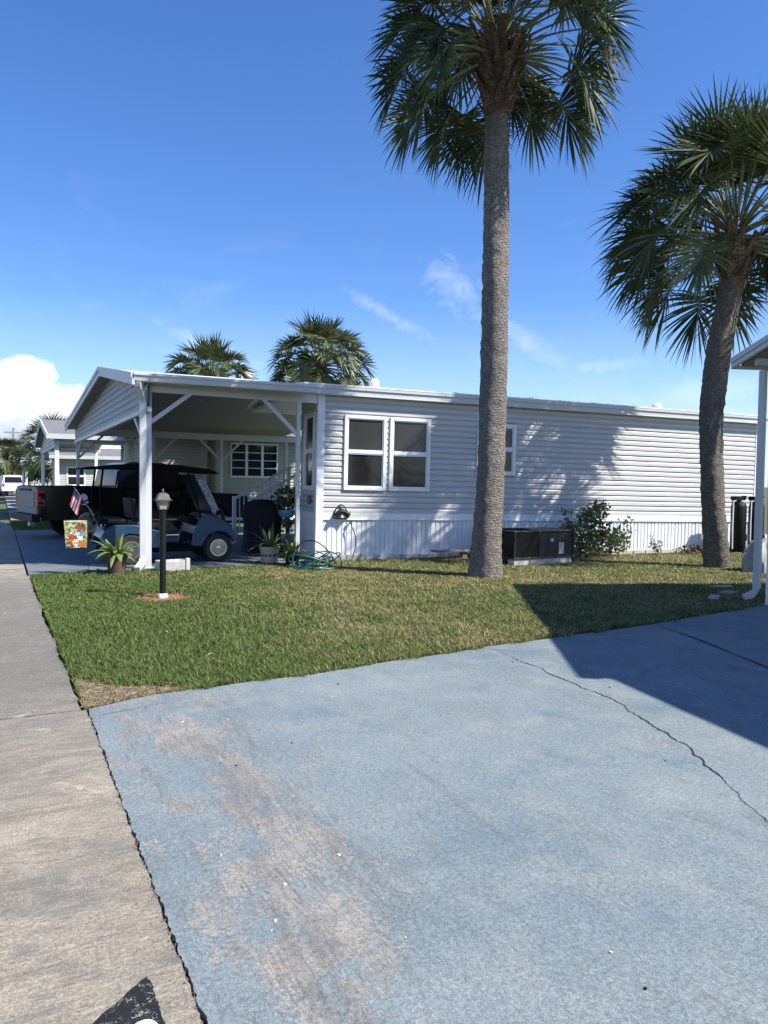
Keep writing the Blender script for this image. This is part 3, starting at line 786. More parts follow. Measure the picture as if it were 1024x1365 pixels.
# plaque by the door corner
m = MB(); m.lathe([(.0, -.012), (.105, -.010), (.11, .0), (.11, .004)], 24, (0, 0, 0), axis='x')
pl = thing('wall_plaque', 'small brown oval plaque on the grey end wall under the narrow window', 'plaque', hw(-.026, .45, 1.17), R(-5))
o = m.build('plate', M['plaque'], pl, smooth=True); o.scale = (1, 1.25, .8)
m = MB(); m.box(-.016, -.0125, -.075, .06, -.012, .014); m.box(-.0162, -.0125, -.05, .05, -.045, -.028); m.box(-.0162, -.0125, -.05, .045, .03, .045); m.build('relief', M['potbeige'], pl)

# ------------------------------------------------------------------ carport
cp = thing('carport', 'white open gabled carport with slim posts and diagonal braces attached to the grey home', 'carport', (0, 0, 0))
EN, RD, EF = 13.12, 17.7, 27.2          # near eave, ridge, far eave (y)
ZE, ZR = 3.165, 3.83
def roof_slab(mb, x0, x1, pts, th): # pts: (y, ztop)
    poly = [(y, z) for y, z in pts]+[(y, z-th) for y, z in reversed(pts)]
    mb.prism(poly, x0, x1, 'yz')
def zt(y): return ZE+(ZR-ZE)*((y-EN)/(RD-EN) if y <= RD else (EF-y)/(EF-RD))
s = MB(); roof_slab(s, 1.97, 5.18, [(EN, ZE+.075), (RD, ZR+.075), (EF, ZE+.075)], .05)
roof_slab(s, 5.185, 9.4, [(18.95, zt(18.95)+.075), (EF, ZE+.075)], .05)
s.build('roof', M['roofmetal'], cp)
s = MB(); roof_slab(s, 1.99, 5.16, [(EN+.05, zt(EN+.05)+.018), (RD, ZR+.018), (EF-.05, zt(EF-.05)+.018)], .03)
roof_slab(s, 5.165, 9.38, [(18.97, zt(18.97)+.018), (EF-.05, zt(EF-.05)+.018)], .03)
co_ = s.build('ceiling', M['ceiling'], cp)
s = MB()
for x in np.arange(2.5, 5.1, .41):   # panel ribs of the ceiling
    s.beam((x, EN+.15, zt(EN+.15)-.016), (x, RD-.03, ZR-.016), .012, .008); s.beam((x, RD+.03, ZR-.016), (x, EF-.15, zt(EF-.15)-.016), .012, .008)
s.build('panel_rib', M['ceiling'], co_)
# fascias: gutter along the near eave, rakes on the street gable
s = MB(); s.prism([(EN-.10, ZE-.035), (EN-.005, ZE-.05), (EN-.005, ZE+.10), (EN-.135, ZE+.10), (EN-.135, ZE+.055), (EN-.115, ZE+.045)], 1.95, 5.14, 'yz')
s.build('gutter', M['alu'], cp, bevel=.004)
s = MB(); s.prism([(EF+.10, ZE-.035), (EF+.005, ZE-.05), (EF+.005, ZE+.10), (EF+.135, ZE+.10)], 1.95, 9.42, 'yz'); s.build('gutter', M['alu'], cp)
def rake(mb, x0, x1, y0, y1, lo, hi):
    mb.prism([(y0, zt(y0)+lo), (y1, zt(y1)+lo), (y1, zt(y1)+hi), (y0, zt(y0)+hi)], x0, x1, 'yz')
s = MB(); rake(s, 1.925, 1.965, EN-.10, RD, -.085, .10); rake(s, 1.925, 1.965, RD, EF+.10, -.085, .10)
rake(s, 1.905, 1.9245, EN-.11, RD, .03, .115); rake(s, 1.905, 1.9245, RD, EF+.11, .03, .115)
s.build('rake_board', M['alu'], cp)
# gable siding panel, set back from the rake
s = MB()
def gspan(z):
    lo = EN+.12; hi = EF-.12
    if z > ZE-.03:
        t = min(1, (z-(ZE-.03))/(ZR-ZE)); lo = EN+.12+(RD-EN-.12)*t; hi = EF-.12-(EF-.12-RD)*t
    return [(-hi, -lo)]
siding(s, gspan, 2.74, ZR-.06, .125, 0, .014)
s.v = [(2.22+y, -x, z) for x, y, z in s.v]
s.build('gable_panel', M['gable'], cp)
s = MB(); s.box(2.19, 2.27, EN+.10, EF-.10, 2.66, 2.738); s.build('gable_beam', M['alu'], cp)
s = MB(); s.box(2.235, 2.262, EN+.12, EF-.12, 2.745, ZE-.02); s.build('gable_backing', M['ceiling'], cp)
# header beams along x
s = MB(); s.beam((2.28, 13.40, 3.085), (5.36, 13.62, 3.085), .06, .17); s.build('beam', M['alu'], cp)
s = MB(); s.beam((2.28, 26.3, 2.99), (9.4, 26.3, 2.99), .06, .2); s.build('beam', M['alu'], cp)
s = MB(); s.beam((2.28, RD, 3.62), (5.16, RD, 3.62), .06, .18); s.build('ridge_beam', M['alu'], cp)
def post(x, y, z1, w_=.095, m_='alu'):
    s = MB(); s.box(x-w_/2, x+w_/2, y-w_/2, y+w_/2, .0305, z1); s.box(x-w_/2-.03, x+w_/2+.03, y-w_/2-.03, y+w_/2+.03, .0305, .04); return s.build('post', M[m_], cp, bevel=.004)
post(2.235, 13.40, 3.03, .11); post(4.985, 13.60, 3.03, .075)
post(2.235, 26.3, 2.66); post(4.57, 26.3, 2.91); post(6.85, 26.3, 2.91); post(9.2, 26.3, 2.91)
def brace(p0, p1, m_='alu'): s = MB(); s.beam(p0, p1, .045, .07); s.build('brace', M[m_], cp)
brace((2.285, 13.41, 2.50), (2.97, 13.455, 3.03)); brace((4.945, 13.595, 2.42), (4.27, 13.55, 3.03))
brace((2.235, 13.45, 2.02), (2.235, 14.75, 2.66)); brace((2.235, 26.25, 2.2), (2.235, 25.1, 2.66))
for x in (4.57, 6.85):
    brace((x-.05, 26.3, 2.2), (x-.75, 26.3, 2.92)); brace((x+.05, 26.3, 2.2), (x+.75, 26.3, 2.92))
brace((2.285, 26.3, 2.2), (3.0, 26.3, 2.92))
# downspout with its elbow from the gutter and the kicked-out foot
s = MB()
pth = [(2.02, 13.06, 3.12), (2.03, 13.08, 3.04), (2.09, 13.19, 2.94), (2.13, 13.27, 2.86), (2.135, 13.285, 2.76), (2.135, 13.285, .22), (2.125, 13.25, .15), (2.04, 13.09, .085), (2.0, 13.01, .06)]
for a, b in zip(pth[:-1], pth[1:]): s.beam(a, b, .105, .075)
s.build('downspout', M['alu'], cp, bevel=.006)

# hanging hooks under the carport ceiling
# ------------------------------------------------------------------ neighbour carport on the right (rotated)
UA = Vector((-.335, -.942, 0)); WA = Vector((.942, -.335, 0))
A = Vector((8.93, 7.28, 3.22)); PR = .215
def rc(u, w_, dz=0):   # along rake (towards camera), along ridge, height above the sheet
    rl = 5.9
    z = A.z+PR*(u if u <= rl else 2*rl-u)+dz
    return A+UA*u+WA*w_+Vector((0, 0, z-A.z))
rcp = thing('carport', 'neighbouring white carport at the right edge with pitched roof corner over a slim post', 'carport', (0, 0, 0))
def strip(mb, us, w0, w1, d0, d1):
    for u0, u1 in zip(us[:-1], us[1:]):
        P = [rc(u, w_, d) for d in (d0, d1) for (u, w_) in ((u0, w0), (u1, w0), (u1, w1), (u0, w1))]
        mb.add(P, [(0, 1, 2, 3), (4, 5, 6, 7), (0, 1, 5, 4), (1, 2, 6, 5), (2, 3, 7, 6), (3, 0, 4, 7)])
s = MB(); strip(s, [0, 5.9], 0.02, 7.5, -.02, .02); strip(s, [5.9, 12.6], .27, 7.5, -.02, .02); s.build('roof', M['roofmetal'], rcp)
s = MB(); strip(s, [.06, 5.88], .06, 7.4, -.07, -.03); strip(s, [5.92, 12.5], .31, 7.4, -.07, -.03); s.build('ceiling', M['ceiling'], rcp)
s = MB(); strip(s, [-.02, 5.9], -.025, .018, -.065, .045); strip(s, [5.9, 12.6], .225, .268, -.065, .045)
strip(s, [-.035, 5.9], -.045, -.026, .0, .07); strip(s, [5.9, 12.6], .205, .224, .0, .07); s.build('rake_board', M['alu'], rcp, bevel=.004)
s = MB(); strip(s, [-.06, -.022], -.02, 7.5, -.07, .045); s.build('gutter', M['alu'], rcp, bevel=.004)
s = MB(); strip(s, [.30, .36], .10, 7.4, -.15, -.071); s.build('beam', M['alu'], rcp)
s = MB(); strip(s, [.38, 5.88], .42, .48, -.16, -.071); s.build('beam', M['alu'], rcp)
p = Vector((8.99, 6.66, 0))
def rpost(p, z1, w_=.1):
    s = MB(); s.box(p.x-w_/2, p.x+w_/2, p.y-w_/2, p.y+w_/2, .004, z1); s.box(p.x-w_/2-.02, p.x+w_/2+.02, p.y-w_/2-.02, p.y+w_/2+.02, .004, .02)
    s.build('post', M['trim'], rcp, bevel=.005)
rpost(p, 3.16); q = rc(.4, 3.6); rpost(Vector((q.x, q.y, 0)), 3.1); q = rc(.4, 7.0); rpost(Vector((q.x, q.y, 0)), 3.1)
q = rc(11.9, .6); rpost(Vector((q.x, q.y, 0)), 3.2)
s = MB(); dx, dy = 9.12, 6.98
pth = [(dx, dy, 3.09), (dx, dy, .17), (dx-.02, dy+.03, .10), (dx-.10, dy+.06, .06), (dx-.15, dy+.08, .05)]
for a, b in zip(pth[:-1], pth[1:]): s.beam(a, b, .07, .085)
s.build('downspout', M['alu'], rcp, bevel=.006)

# ------------------------------------------------------------------ palms
def palm_leaf(mb, base, az, el, plen, blen, nseg, r, droop=.5, mi=0, mip=1, wmax=.024):
    """costapalmate leaf: stalk running on into a bent rib, leaflets along both sides of the rib, ends drooping"""
    v = Vector((math.cos(az)*math.cos(el), math.sin(az)*math.cos(el), math.sin(el)))
    pts = []; p = Vector(base)
    for i in range(5):
        pts.append(p.copy()); p = p+v*(plen/4); v = (v+Vector((0, 0, -.085*droop))).normalized()
    mb.tube(pts, [.028, .022, .018, .016, .013], 5, mip, False)
    side = v.cross(Vector((0, 0, 1)))
    if side.length < .08: side = Vector((-math.sin(az), math.cos(az), 0))
    side.normalize(); roll = r.uniform(-.45, .45)
    nor = side.cross(v).normalized()
    side, nor = side*math.cos(roll)+nor*math.sin(roll), nor*math.cos(roll)-side*math.sin(roll)
    # rib
    rib = [(pts[-1], v.copy())]; p = pts[-1].copy(); cl = blen*.36; nr = 6
    for i in range(nr):
        p = p+v*(cl/nr); v = (v+Vector((0, 0, -1))*(.10+.14*droop)).normalized(); rib.append((p.copy(), v.copy()))
    mb.tube([q[0] for q in rib], [.013]*nr+[.004], 4, mip, False)
    for k in range(nseg):
        t = (k+.5)/nseg*2-1; at = abs(t); sg = 1 if t > 0 else -1
        f = (1-at)**1.15; fi = f*nr; i0 = min(nr-1, int(fi)); fr = fi-i0
        start = rib[i0][0].lerp(rib[i0+1][0], fr); tv = rib[i0][1].lerp(rib[i0+1][1], fr).normalized()
        nn = side.cross(tv).normalized()
        ph = sg*(at**.85)*R(112)+r.uniform(-.05, .05)
        ln = blen*(.62+.22*math.cos(ph))*r.uniform(.86, 1.1)
        lift = .40*abs(math.sin(ph))+.05
        dv = (tv*math.cos(ph)+side*math.sin(ph)+nn*lift*r.uniform(.45, 1.3)).normalized()
        wdir = dv.cross(nn).normalized(); tw = r.uniform(-.6, .6)+sg*.3
        wn = wdir*math.cos(tw)+nn*math.sin(tw)
        P = start.copy(); vs = []; ns = 5; g = droop*(.05+.10*r.random())
        for i in range(ns+1):
            u = i/ns
            wv = wmax*(.45+1.0*u/.4 if u < .4 else 1.45*(1-((u-.4)/.6)**1.35)+.03)*r.uniform(.94, 1.06)*.72
            vs += [P-wn*wv, P+wn*wv]; P = P+dv*(ln/ns)
            dv = (dv+Vector((0, 0, -1))*(g*(.25+1.5*u))+Vector((r.uniform(-.03, .03), r.uniform(-.03, .03), 0))).normalized()
        mb.add(vs, [(2*i, 2*i+2, 2*i+3, 2*i+1) for i in range(ns)], mi)

def palm_crown_mesh(c, n, plen, blen, nseg, seed, lo=-.75, hi=1.35, dead=0, wmax=.024, fall=.55, front=None):
    r = random.Random(seed); mb = MB()
    for i in range(n):
        f = (i+.5)/n
        el = hi+(lo-hi)*f**.95+r.uniform(-.14, .14)
        az = i*2.39996+r.uniform(-.35, .35)
        pl = plen*(.60+.5*math.sin(min(1, f*1.35)*1.57))*r.uniform(.82, 1.15)
        isd = i >= n-dead
        dr = .45+.9*f+(0.6 if isd else 0)
        if front is not None and f > .55 and abs(((az-front+math.pi) % (2*math.pi))-math.pi) < .5: continue
        b = Vector(c)+Vector((math.cos(az)*.12, math.sin(az)*.12, -f*fall))
        palm_leaf(mb, b, az, el, pl*(.8 if isd else 1), blen*r.uniform(.85, 1.1), nseg, r, dr, 2 if isd else (3 if r.random() < .16 else 0), 1, wmax)
    return mb

def trunk_mesh(pts, rads, n=28, rings=70, amp=.012, seed=1):
    """bent tapered stem with ring scars and rough skin"""
    r = np.random.default_rng(seed); pts = [Vector(p) for p in pts]
    mb = MB(); vs = []
    zs = [p.z for p in pts]
    jit = r.normal(0, 1, (rings+1, n)); jit = (jit+np.roll(jit, 1, 1)+np.roll(jit, -1, 1))/2
    for i in range(rings+1):
        z = zs[0]+(zs[-1]-zs[0])*i/rings
        px = np.interp(z, zs, [p.x for p in pts]); py = np.interp(z, zs, [p.y for p in pts]); rr = np.interp(z, zs, rads)
        ring = amp*.18*math.sin(z*31+math.sin(z*7)*2.5)
        for j in range(n):
            t = 2*math.pi*j/n
            q = rr+ring+amp*.6*jit[i, j]+.014*math.sin(3*t+z*1.7)*(1 if z < .8 else .4)
            vs.append((px+q*math.cos(t), py+q*math.sin(t), z))
    fs = [(i*n+j, i*n+(j+1) % n, (i+1)*n+(j+1) % n, (i+1)*n+j) for i in range(rings) for j in range(n)]
    mb.add(vs, fs); return mb

def boots_mesh(c, z0, z1, r0, r1, n, seed):
    r = random.Random(seed); mb = MB()
    mb.lathe([(r0*.8, z0-.05), (r0*.95, z0+.1), (r1*.78, (z0+z1)/2+.1), (r1*.8, z1), (.05, z1+.15)], 20, (c[0], c[1], 0))
    for i in range(n):
        f = i/n; z = z0+(z1-z0)*f; az = i*2.39996+r.uniform(-.2, .2); rad = (r0+(r1-r0)*min(1, f*1.5))*.86
        ln = r.uniform(.22, .42)*(0.75+.6*f); out = r.uniform(.28, .62); wd = r.uniform(.05, .085)
        b = Vector((c[0]+math.cos(az)*rad*.92, c[1]+math.sin(az)*rad*.92, z)); d = Vector((math.cos(az)*out, math.sin(az)*out, 1)).normalized()
        sd = Vector((-math.sin(az), math.cos(az), 0)); nn = sd.cross(d)
        e = b+d*ln; skew = sd*r.uniform(-.08, .08)
        vs = [b-sd*wd, b+sd*wd, b-sd*wd*.8-nn*.03, b+sd*wd*.8-nn*.03, e-sd*wd*.55+skew, e+sd*wd*.55+skew, e-sd*wd*.45-nn*.025+skew, e+sd*wd*.45-nn*.025+skew]
        mb.add(vs, [(0, 1, 5, 4), (2, 6, 7, 3), (0, 4, 6, 2), (1, 3, 7, 5), (4, 5, 7, 6), (0, 2, 3, 1)])
    for i in range(n*2):   # fibre whiskers
        az = r.uniform(0, 6.28); z = r.uniform(z0, z1); rad = r1*.85
        b = Vector((c[0]+math.cos(az)*rad, c[1]+math.sin(az)*rad, z)); e = b+Vector((math.cos(az)*r.uniform(.03, .16), math.sin(az)*r.uniform(.03, .16), r.uniform(-.2, .12)))
        sd = Vector((-math.sin(az), math.cos(az), 0))*.006
        mb.add([b-sd, b+sd, e], [(0, 1, 2)])
    return mb

FM = [M['frond'], M['petiole'], M['fronddead'], M['frondpale']]
# tall palm in front of the home
p1 = thing('palm_tree', 'tall straight cabbage palm with rough grey trunk rising from the middle of the lawn', 'palm tree', (7.09, 10.43, 0))
trunk_mesh([(0, 0, -.1), (0, 0, .05), (.0, .0, .25), (.01, 0, .7), (.04, -.02, 1.6), (.07, -.03, 3.6), (.05, -.02, 6.0), (.04, -.02, 7.55)], [.31, .295, .265, .235, .222, .215, .205, .185], 30, 110, .012, 3).build('trunk', M['trunk'], p1, smooth=True)
boots_mesh((.04, -.02), 7.40, 8.38, .24, .38, 90, 4).build('leaf_bases', M['boot'], p1)
cm = palm_crown_mesh((.04, -.02, 8.75), 62, 1.12, 1.06, 56, 12, lo=-.46, hi=1.4, wmax=.0185, fall=.55, front=-2.1); cm.build('crown', FM, p1)
# shaded leaning palm by the neighbour's post
p2 = thing('palm_tree', 'leaning cabbage palm with dark trunk standing in shade near the right carport post', 'palm tree', (12.1, 10.1, 0))
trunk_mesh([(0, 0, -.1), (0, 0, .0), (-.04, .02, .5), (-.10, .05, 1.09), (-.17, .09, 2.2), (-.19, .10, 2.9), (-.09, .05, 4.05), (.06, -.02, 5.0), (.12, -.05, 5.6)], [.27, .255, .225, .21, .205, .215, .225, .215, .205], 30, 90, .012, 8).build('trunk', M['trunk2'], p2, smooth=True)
boots_mesh((.12, -.05), 5.25, 5.98, .24, .37, 55, 5).build('leaf_bases', M['boot'], p2)
cm = palm_crown_mesh((.14, -.05, 6.55), 72, 1.34, 1.26, 56, 31, lo=-.26, hi=1.45, wmax=.021, fall=.6, front=-2.2); cm.build('crown', FM, p2)
# smaller palms beyond
def far_palm(name_label, x, y, zc, rad, seed, n=44, dead=3, tr=.15, group=None, nseg=36):
    o = thing('palm_tree', name_label, 'palm tree', (x, y, 0), group=group)
    trunk_mesh([(0, 0, -.1), (0, 0, .3), (.03, .02, zc*.5), (0, 0, zc-.2)], [tr*1.3, tr*1.1, tr, tr], 14, 30, .01, seed).build('trunk', M['trunk'], o, smooth=True)
    boots_mesh((0, 0), zc-.75, zc-.15, tr*1.05, tr*1.7, 24, seed).build('leaf_bases', M['boot'], o)
    palm_crown_mesh((0, 0, zc), int(n*1.7), rad*.56, rad*.46, nseg, seed, lo=-.85, hi=1.4, dead=dead, wmax=.026).build('crown', [M['frondpale'], M['petiole'], M['fronddead'], M['frond']], o)
    return o
far_palm('small palm whose dense round crown shows over the carport roof, left of the other', 6.85, 27.75, 5.35, 1.75, 41, dead=1)
far_palm('bushy palm with browned lower fronds showing above the joint of carport and home roofs', 10.35, 26.0, 5.95, 1.95, 43, n=58, dead=8)
far_palm('distant palm of which only the crown tip shows above the grey home roof', 29.4, 40, 5.6, 2.0, 45)
far_palm('palm with drooping crown behind the next shingled carport gable down the street', 3.0, 50, 3.5, 2.4, 47, dead=4)
far_palm('far hazy palm at the left edge of the view down the street', .45, 72, 3.6, 1.9, 49, dead=3)

# ------------------------------------------------------------------ leafy plants
def leafclump(mb, c, n, rx, ry, rz, size, r, mi=0, up=.3):
    for i in range(n):
        a = r.uniform(0, 6.28); u = r.uniform(-1, 1); q = r.random()**.45
        s_ = math.sqrt(1-u*u)
        p = Vector((c[0]+rx*q*s_*math.cos(a), c[1]+ry*q*s_*math.sin(a), c[2]+rz*q*u))
        d = Vector((r.gauss(0, 1), r.gauss(0, 1), r.gauss(0, 1)+up)).normalized(); e = d.orthogonal().normalized()
        th = r.uniform(0, 6.28); e = (Matrix.Rotation(th, 3, d) @ e); k = size*r.uniform(.6, 1.3); f_ = d.cross(e)*.45*k
        mb.add([p, p+e*k*.5+f_, p+e*k, p+e*k*.5-f_], [(0, 1, 2, 3)], mi)
def strapleaf(mb, base, az, el, ln, wd, r, droop, mi=0, ns=6):
    d = Vector((math.cos(az)*math.cos(el), math.sin(az)*math.cos(el), math.sin(el))); p = Vector(base); sd = Vector((-math.sin(az), math.cos(az), 0)); vs = []
    for i in range(ns+1):
        u = i/ns; w_ = wd*(math.sin(math.pi*min(1, .12+u*.88))**.8)+.002
        up = sd.cross(d).normalized()*w_*.25
        vs += [p-sd*w_+up, p.copy(), p+sd*w_+up]; p = p+d*(ln/ns); d = (d+Vector((0, 0, -droop/ns))).normalized()
    fs = []
    for i in range(ns): fs += [(3*i, 3*i+3, 3*i+4, 3*i+1), (3*i+1, 3*i+4, 3*i+5, 3*i+2)]
    mb.add(vs, fs, mi)
# bush beside the air conditioner
bush = thing('bush', 'loose green bush growing against the skirting beside the air conditioner', 'bush', (11.05, 12.45, 0))
r = random.Random(21); mb = MB(); st = MB()
for (cx, cy, cz, rx, rz, n) in ((-.45, .05, .62, .30, .22, 210), (0, 0, .45, .48, .38, 620), (.12, .1, .85, .30, .26, 300), (.25, .05, 1.12, .16, .13, 80), (.5, 0, .42, .35, .34, 330), (.75, 0, .28, .32, .22, 200), (-.12, -.05, .95, .2, .14, 80), (1.0, .05, .5, .14, .24, 60), (1.08, .1, .8, .06, .10, 14), (-.2, -.1, .22, .42, .2, 240), (-.6, .1, .95, .08, .09, 20), (.4, .1, .95, .16, .16, 60)):
    leafclump(mb, (cx, cy, cz), n, rx, .28, rz, .075, r)
    st.tube([(cx*.4, cy, 0), (cx*.7+r.uniform(-.05, .05), cy, cz*.5), (cx, cy, cz+rz*.6)], [.012, .008, .003], 5)
mb.build('foliage', M['bush'], bush); st.build('stem', M['wood'], bush)
r = random.Random(14); ed = thing('garden_edging', 'pale row of low concrete edging along the skirting right of the bush', 'edging', (0, 0, 0)); x = 5.7
while x < 9.9:
    ln = r.uniform(.35, .6); a_ = hw(x, -.30, 0); b_ = hw(x+ln-.02, -.30+r.uniform(-.02, .02), 0); m = MB(); m.beam((a_.x, a_.y, .045), (b_.x, b_.y, .045), .12, .11); m.build('edging_block', M['paleconc'], ed, bevel=.008); x += ln
# small weeds at the skirting further right
wd = thing('bush', 'small sprig of weeds at the foot of the white skirting right of the bush', 'weed', (12.9, 12.42, 0))
mb = MB(); leafclump(mb, (0, 0, .18), 60, .16, .1, .16, .06, r); leafclump(mb, (-.1, 0, .36), 14, .06, .05, .1, .05, r); mb.build('foliage', M['bush'], wd)
st = MB(); st.tube([(0, 0, 0), (-.05, 0, .2), (-.1, 0, .44)], .005, 5); st.build('stem', M['wood'], wd)
wd = thing('bush', 'low patch of reddish ground plants along the skirting left of the leaning palm', 'plant', (14.0, 12.35, 0))
mb = MB(); leafclump(mb, (0, 0, .1), 300, .62, .16, .10, .06, r); mb.build('foliage', M['redleaf'], wd)
mb = MB(); leafclump(mb, (.70, 0, .17), 160, .2, .14, .16, .07, r); mb.build('foliage', M['bush'], wd)

def pot_profile(r0, r1, h, lip): return [(r0, 0), (r0+(r1-r0)*.5, h*.5), (r1-.004, h*.86), (r1+lip, h*.87), (r1+lip, h), (r1-.02, h), (r1-.03, h*.9), (0, h*.9)]
pt = thing('potted_plant', 'broad leaved green plant in a brown tapered pot at the carport corner', 'potted plant', (1.68, 12.98, 0))
m = MB(); m.lathe(pot_profile(.125, .175, .33, .012), 28); m.build('pot', M['potbrown'], pt, smooth=True)
r = random.Random(31); mb = MB()
for i in range(30):
    az = i*2.4+r.uniform(-.3, .3); f = i/30
    strapleaf(mb, (math.cos(az)*.05, math.sin(az)*.05, .30), az, 1.3-1.0*f, r.uniform(.28, .48), r.uniform(.028, .05), r, .9+1.3*f)
mb.build('leaves', M['hosta'], pt)
pt = thing('potted_plant', 'spiky plant in a carved beige pot by the slim middle carport post', 'potted plant', (4.42, 13.52, .03))
m = MB(); m.lathe([(.13, 0), (.15, .02), (.15, .05), (.165, .2), (.175, .25), (.19, .26), (.19, .30), (.165, .30), (.155, .27), (0, .26)], 28)
for k in range(14):
    a = k*2*math.pi/14; m.lathe([(0, -.012), (.026, -.008), (.03, .0), (.0, .004)], 8, (0, 0, 0), mi=1)
    m.v[-32:] = [(math.cos(a)*.160+(-math.sin(a))*x-math.cos(a)*z*-1, math.sin(a)*.160+math.cos(a)*x+math.sin(a)*z, .15+y) for x, y, z in m.v[-32:]]
m.build('pot', [M['potbeige'], M['potbrown']], pt, smooth=True)
mb = MB()
for i in range(26):
    az = i*2.4; f = i/26; strapleaf(mb, (math.cos(az)*.04, math.sin(az)*.04, .26), az, 1.45-.9*f, r.uniform(.3, .55), r.uniform(.02, .034), r, .5+1.2*f)
mb.build('leaves', M['aloe'], pt)
pt = thing('potted_plant', 'small leafy plant in a black pot beside the green hose coil', 'potted plant', (4.72, 13.12, 0))
m = MB(); m.lathe(pot_profile(.11, .15, .24, .012), 24); m.build('pot', M['potblack'], pt, smooth=True)
mb = MB()
for i in range(34):
    az = i*2.4; f = i/34; strapleaf(mb, (math.cos(az)*.05, math.sin(az)*.05, .22), az, 1.4-1.1*f, r.uniform(.2, .38), r.uniform(.02, .036), r, .8+1.4*f)
mb.build('leaves', M['hosta'], pt)
# stone planter box behind the lamp post
pb = thing('planter_box', 'low weathered stone planter box behind the lamp post', 'planter', (2.56, 13.02, 0), R(8))
m = MB(); m.box(-.24, .24, -.14, -.09, 0, .19); m.box(-.24, .24, .09, .14, 0, .19); m.box(-.24, -.19, -.09, .09, 0, .19); m.box(.19, .24, -.09, .09, 0, .19); m.build('box', M['block'], pb, bevel=.012)
m = MB(); m.box(.19, .262, -.16, -.09, 0, .225); m.build('corner_stone', M['paleconc'], pb, bevel=.012)
m = MB(); m.box(-.19, .19, -.09, .09, .02, .16); m.build('soil', M['dirt'], pb)
m = MB(); rr = random.Random(5)
for i in range(16):
    x = rr.uniform(-.18, .1); y = rr.uniform(-.08, .08); q = rr.uniform(.015, .035)
    m.lathe([(0, -q*.6), (q*.8, -q*.3), (q, 0), (q*.7, q*.5), (0, q*.65)], 7, (x, y, .165+q*.4))
o = m.build('pebbles', M['white'], pb, smooth=True); o['kind'] = 'stuff'
# hanging planter in the porch
hp = thing('hanging_planter', 'pale teal bowl planter with trailing leaves beside the stair rail', 'planter', (5.35, 15.25, .03))
m = MB(); m.lathe([(.02, .72), (.12, .74), (.18, .82), (.19, .90), (.17, .90), (.15, .84), (0, .82)], 24); m.build('bowl', M['teal'], hp, smooth=True)
m = MB(); m.tube([(0, 0, 0), (0, 0, .73)], .015, 8); [m.tube([(0, 0, .05), (.16*math.cos(a), .16*math.sin(a), 0)], .01, 6) for a in (0, 2.1, 4.2)]; m.build('stand', M['black_metal'], hp)
mb = MB(); leafclump(mb, (0, 0, 1.12), 240, .30, .28, .30, .10, r); leafclump(mb, (.05, -.1, .62), 60, .22, .15, .16, .09, r); mb.build('leaves', M['aloe'], hp)
# covered grill
cg = thing('covered_grill', 'black cloth covered grill standing under the carport beside the stairs', 'grill', (4.95, 15.65, .03))
m = MB(); n = 28; prof = [(.36, .0), (.37, .05), (.345, .3), (.35, .6), (.39, .78), (.38, .92), (.31, 1.03), (.16, 1.10), (0, 1.115)]
m.lathe(prof, n); rr = random.Random(4)
m.v = [(x*(1.15+.06*math.sin(5*math.atan2(y, x)+z*4)), y*(.85+.06*math.sin(7*math.atan2(y, x)+z*3)), z) for x, y, z in m.v]
m.build('cover', M['cover'], cg, smooth=True)
for x in (-.36, .36):
    for y in (-.24, .24): m = MB(); m.box(x-.02, x+.02, y-.02, y+.02, 0, .1); m.build('leg', M['black_metal'], cg)

# ------------------------------------------------------------------ lamp post with mulch
lp = thing('lamp_post', 'short black garden lamp post with four sided lantern on the lawn', 'lamp', (1.885, 10.164, 0))
m = MB(); m.lathe([(.068, -.02), (.068, .03), (.055, .055), (.042, .06)], 18); m.build('base', M['white'], lp, smooth=True)
m = MB(); m.lathe([(.040, .05), (.040, 1.10), (.046, 1.10), (.046, 1.135), (.030, 1.15)], 18); m.build('pole', M['black_metal'], lp, smooth=True)
fr = MB(); gl = MB()
def ring4(mb, h0, z0, h1, z1, mi=0):
    a = [(sx*h0, sy*h0, z0) for sx, sy in ((-1, -1), (1, -1), (1, 1), (-1, 1))]; b = [(sx*h1, sy*h1, z1) for sx, sy in ((-1, -1), (1, -1), (1, 1), (-1, 1))]
    mb.add(a+b, [(0, 3, 2, 1), (4, 5, 6, 7), (0, 1, 5, 4), (1, 2, 6, 5), (2, 3, 7, 6), (3, 0, 4, 7)], mi)
ring4(gl, .045, 1.158, .070, 1.265); gl.build('lamp_glass', M['lampglass'], lp)
ring4(fr, .050, 1.145, .054, 1.158)
for sx, sy in ((-1, -1), (1, -1), (1, 1), (-1, 1)): fr.beam((sx*.048, sy*.048, 1.156), (sx*.074, sy*.074, 1.268), .012, .012)
fr.build('lamp_frame', M['lampcap'], lp)
m = MB(); ring4(m, .100, 1.266, .098, 1.278); ring4(m, .085, 1.279, .062, 1.345); ring4(m, .062, 1.346, .035, 1.365); m.lathe([(.012, 1.364), (.012, 1.385), (.018, 1.395), (.008, 1.41), (0, 1.425)], 10); m.build('cap', M['lampcap'], lp, bevel=.003)
m = MB(); rr = random.Random(3); nn = 40
m.add([(1.885+.33*math.cos(2*math.pi*i/nn)*(1+.18*rr.uniform(-1, 1)), 10.164+.40*math.sin(2*math.pi*i/nn)*(1+.18*rr.uniform(-1, 1)), .004) for i in range(nn)], [tuple(range(nn))])
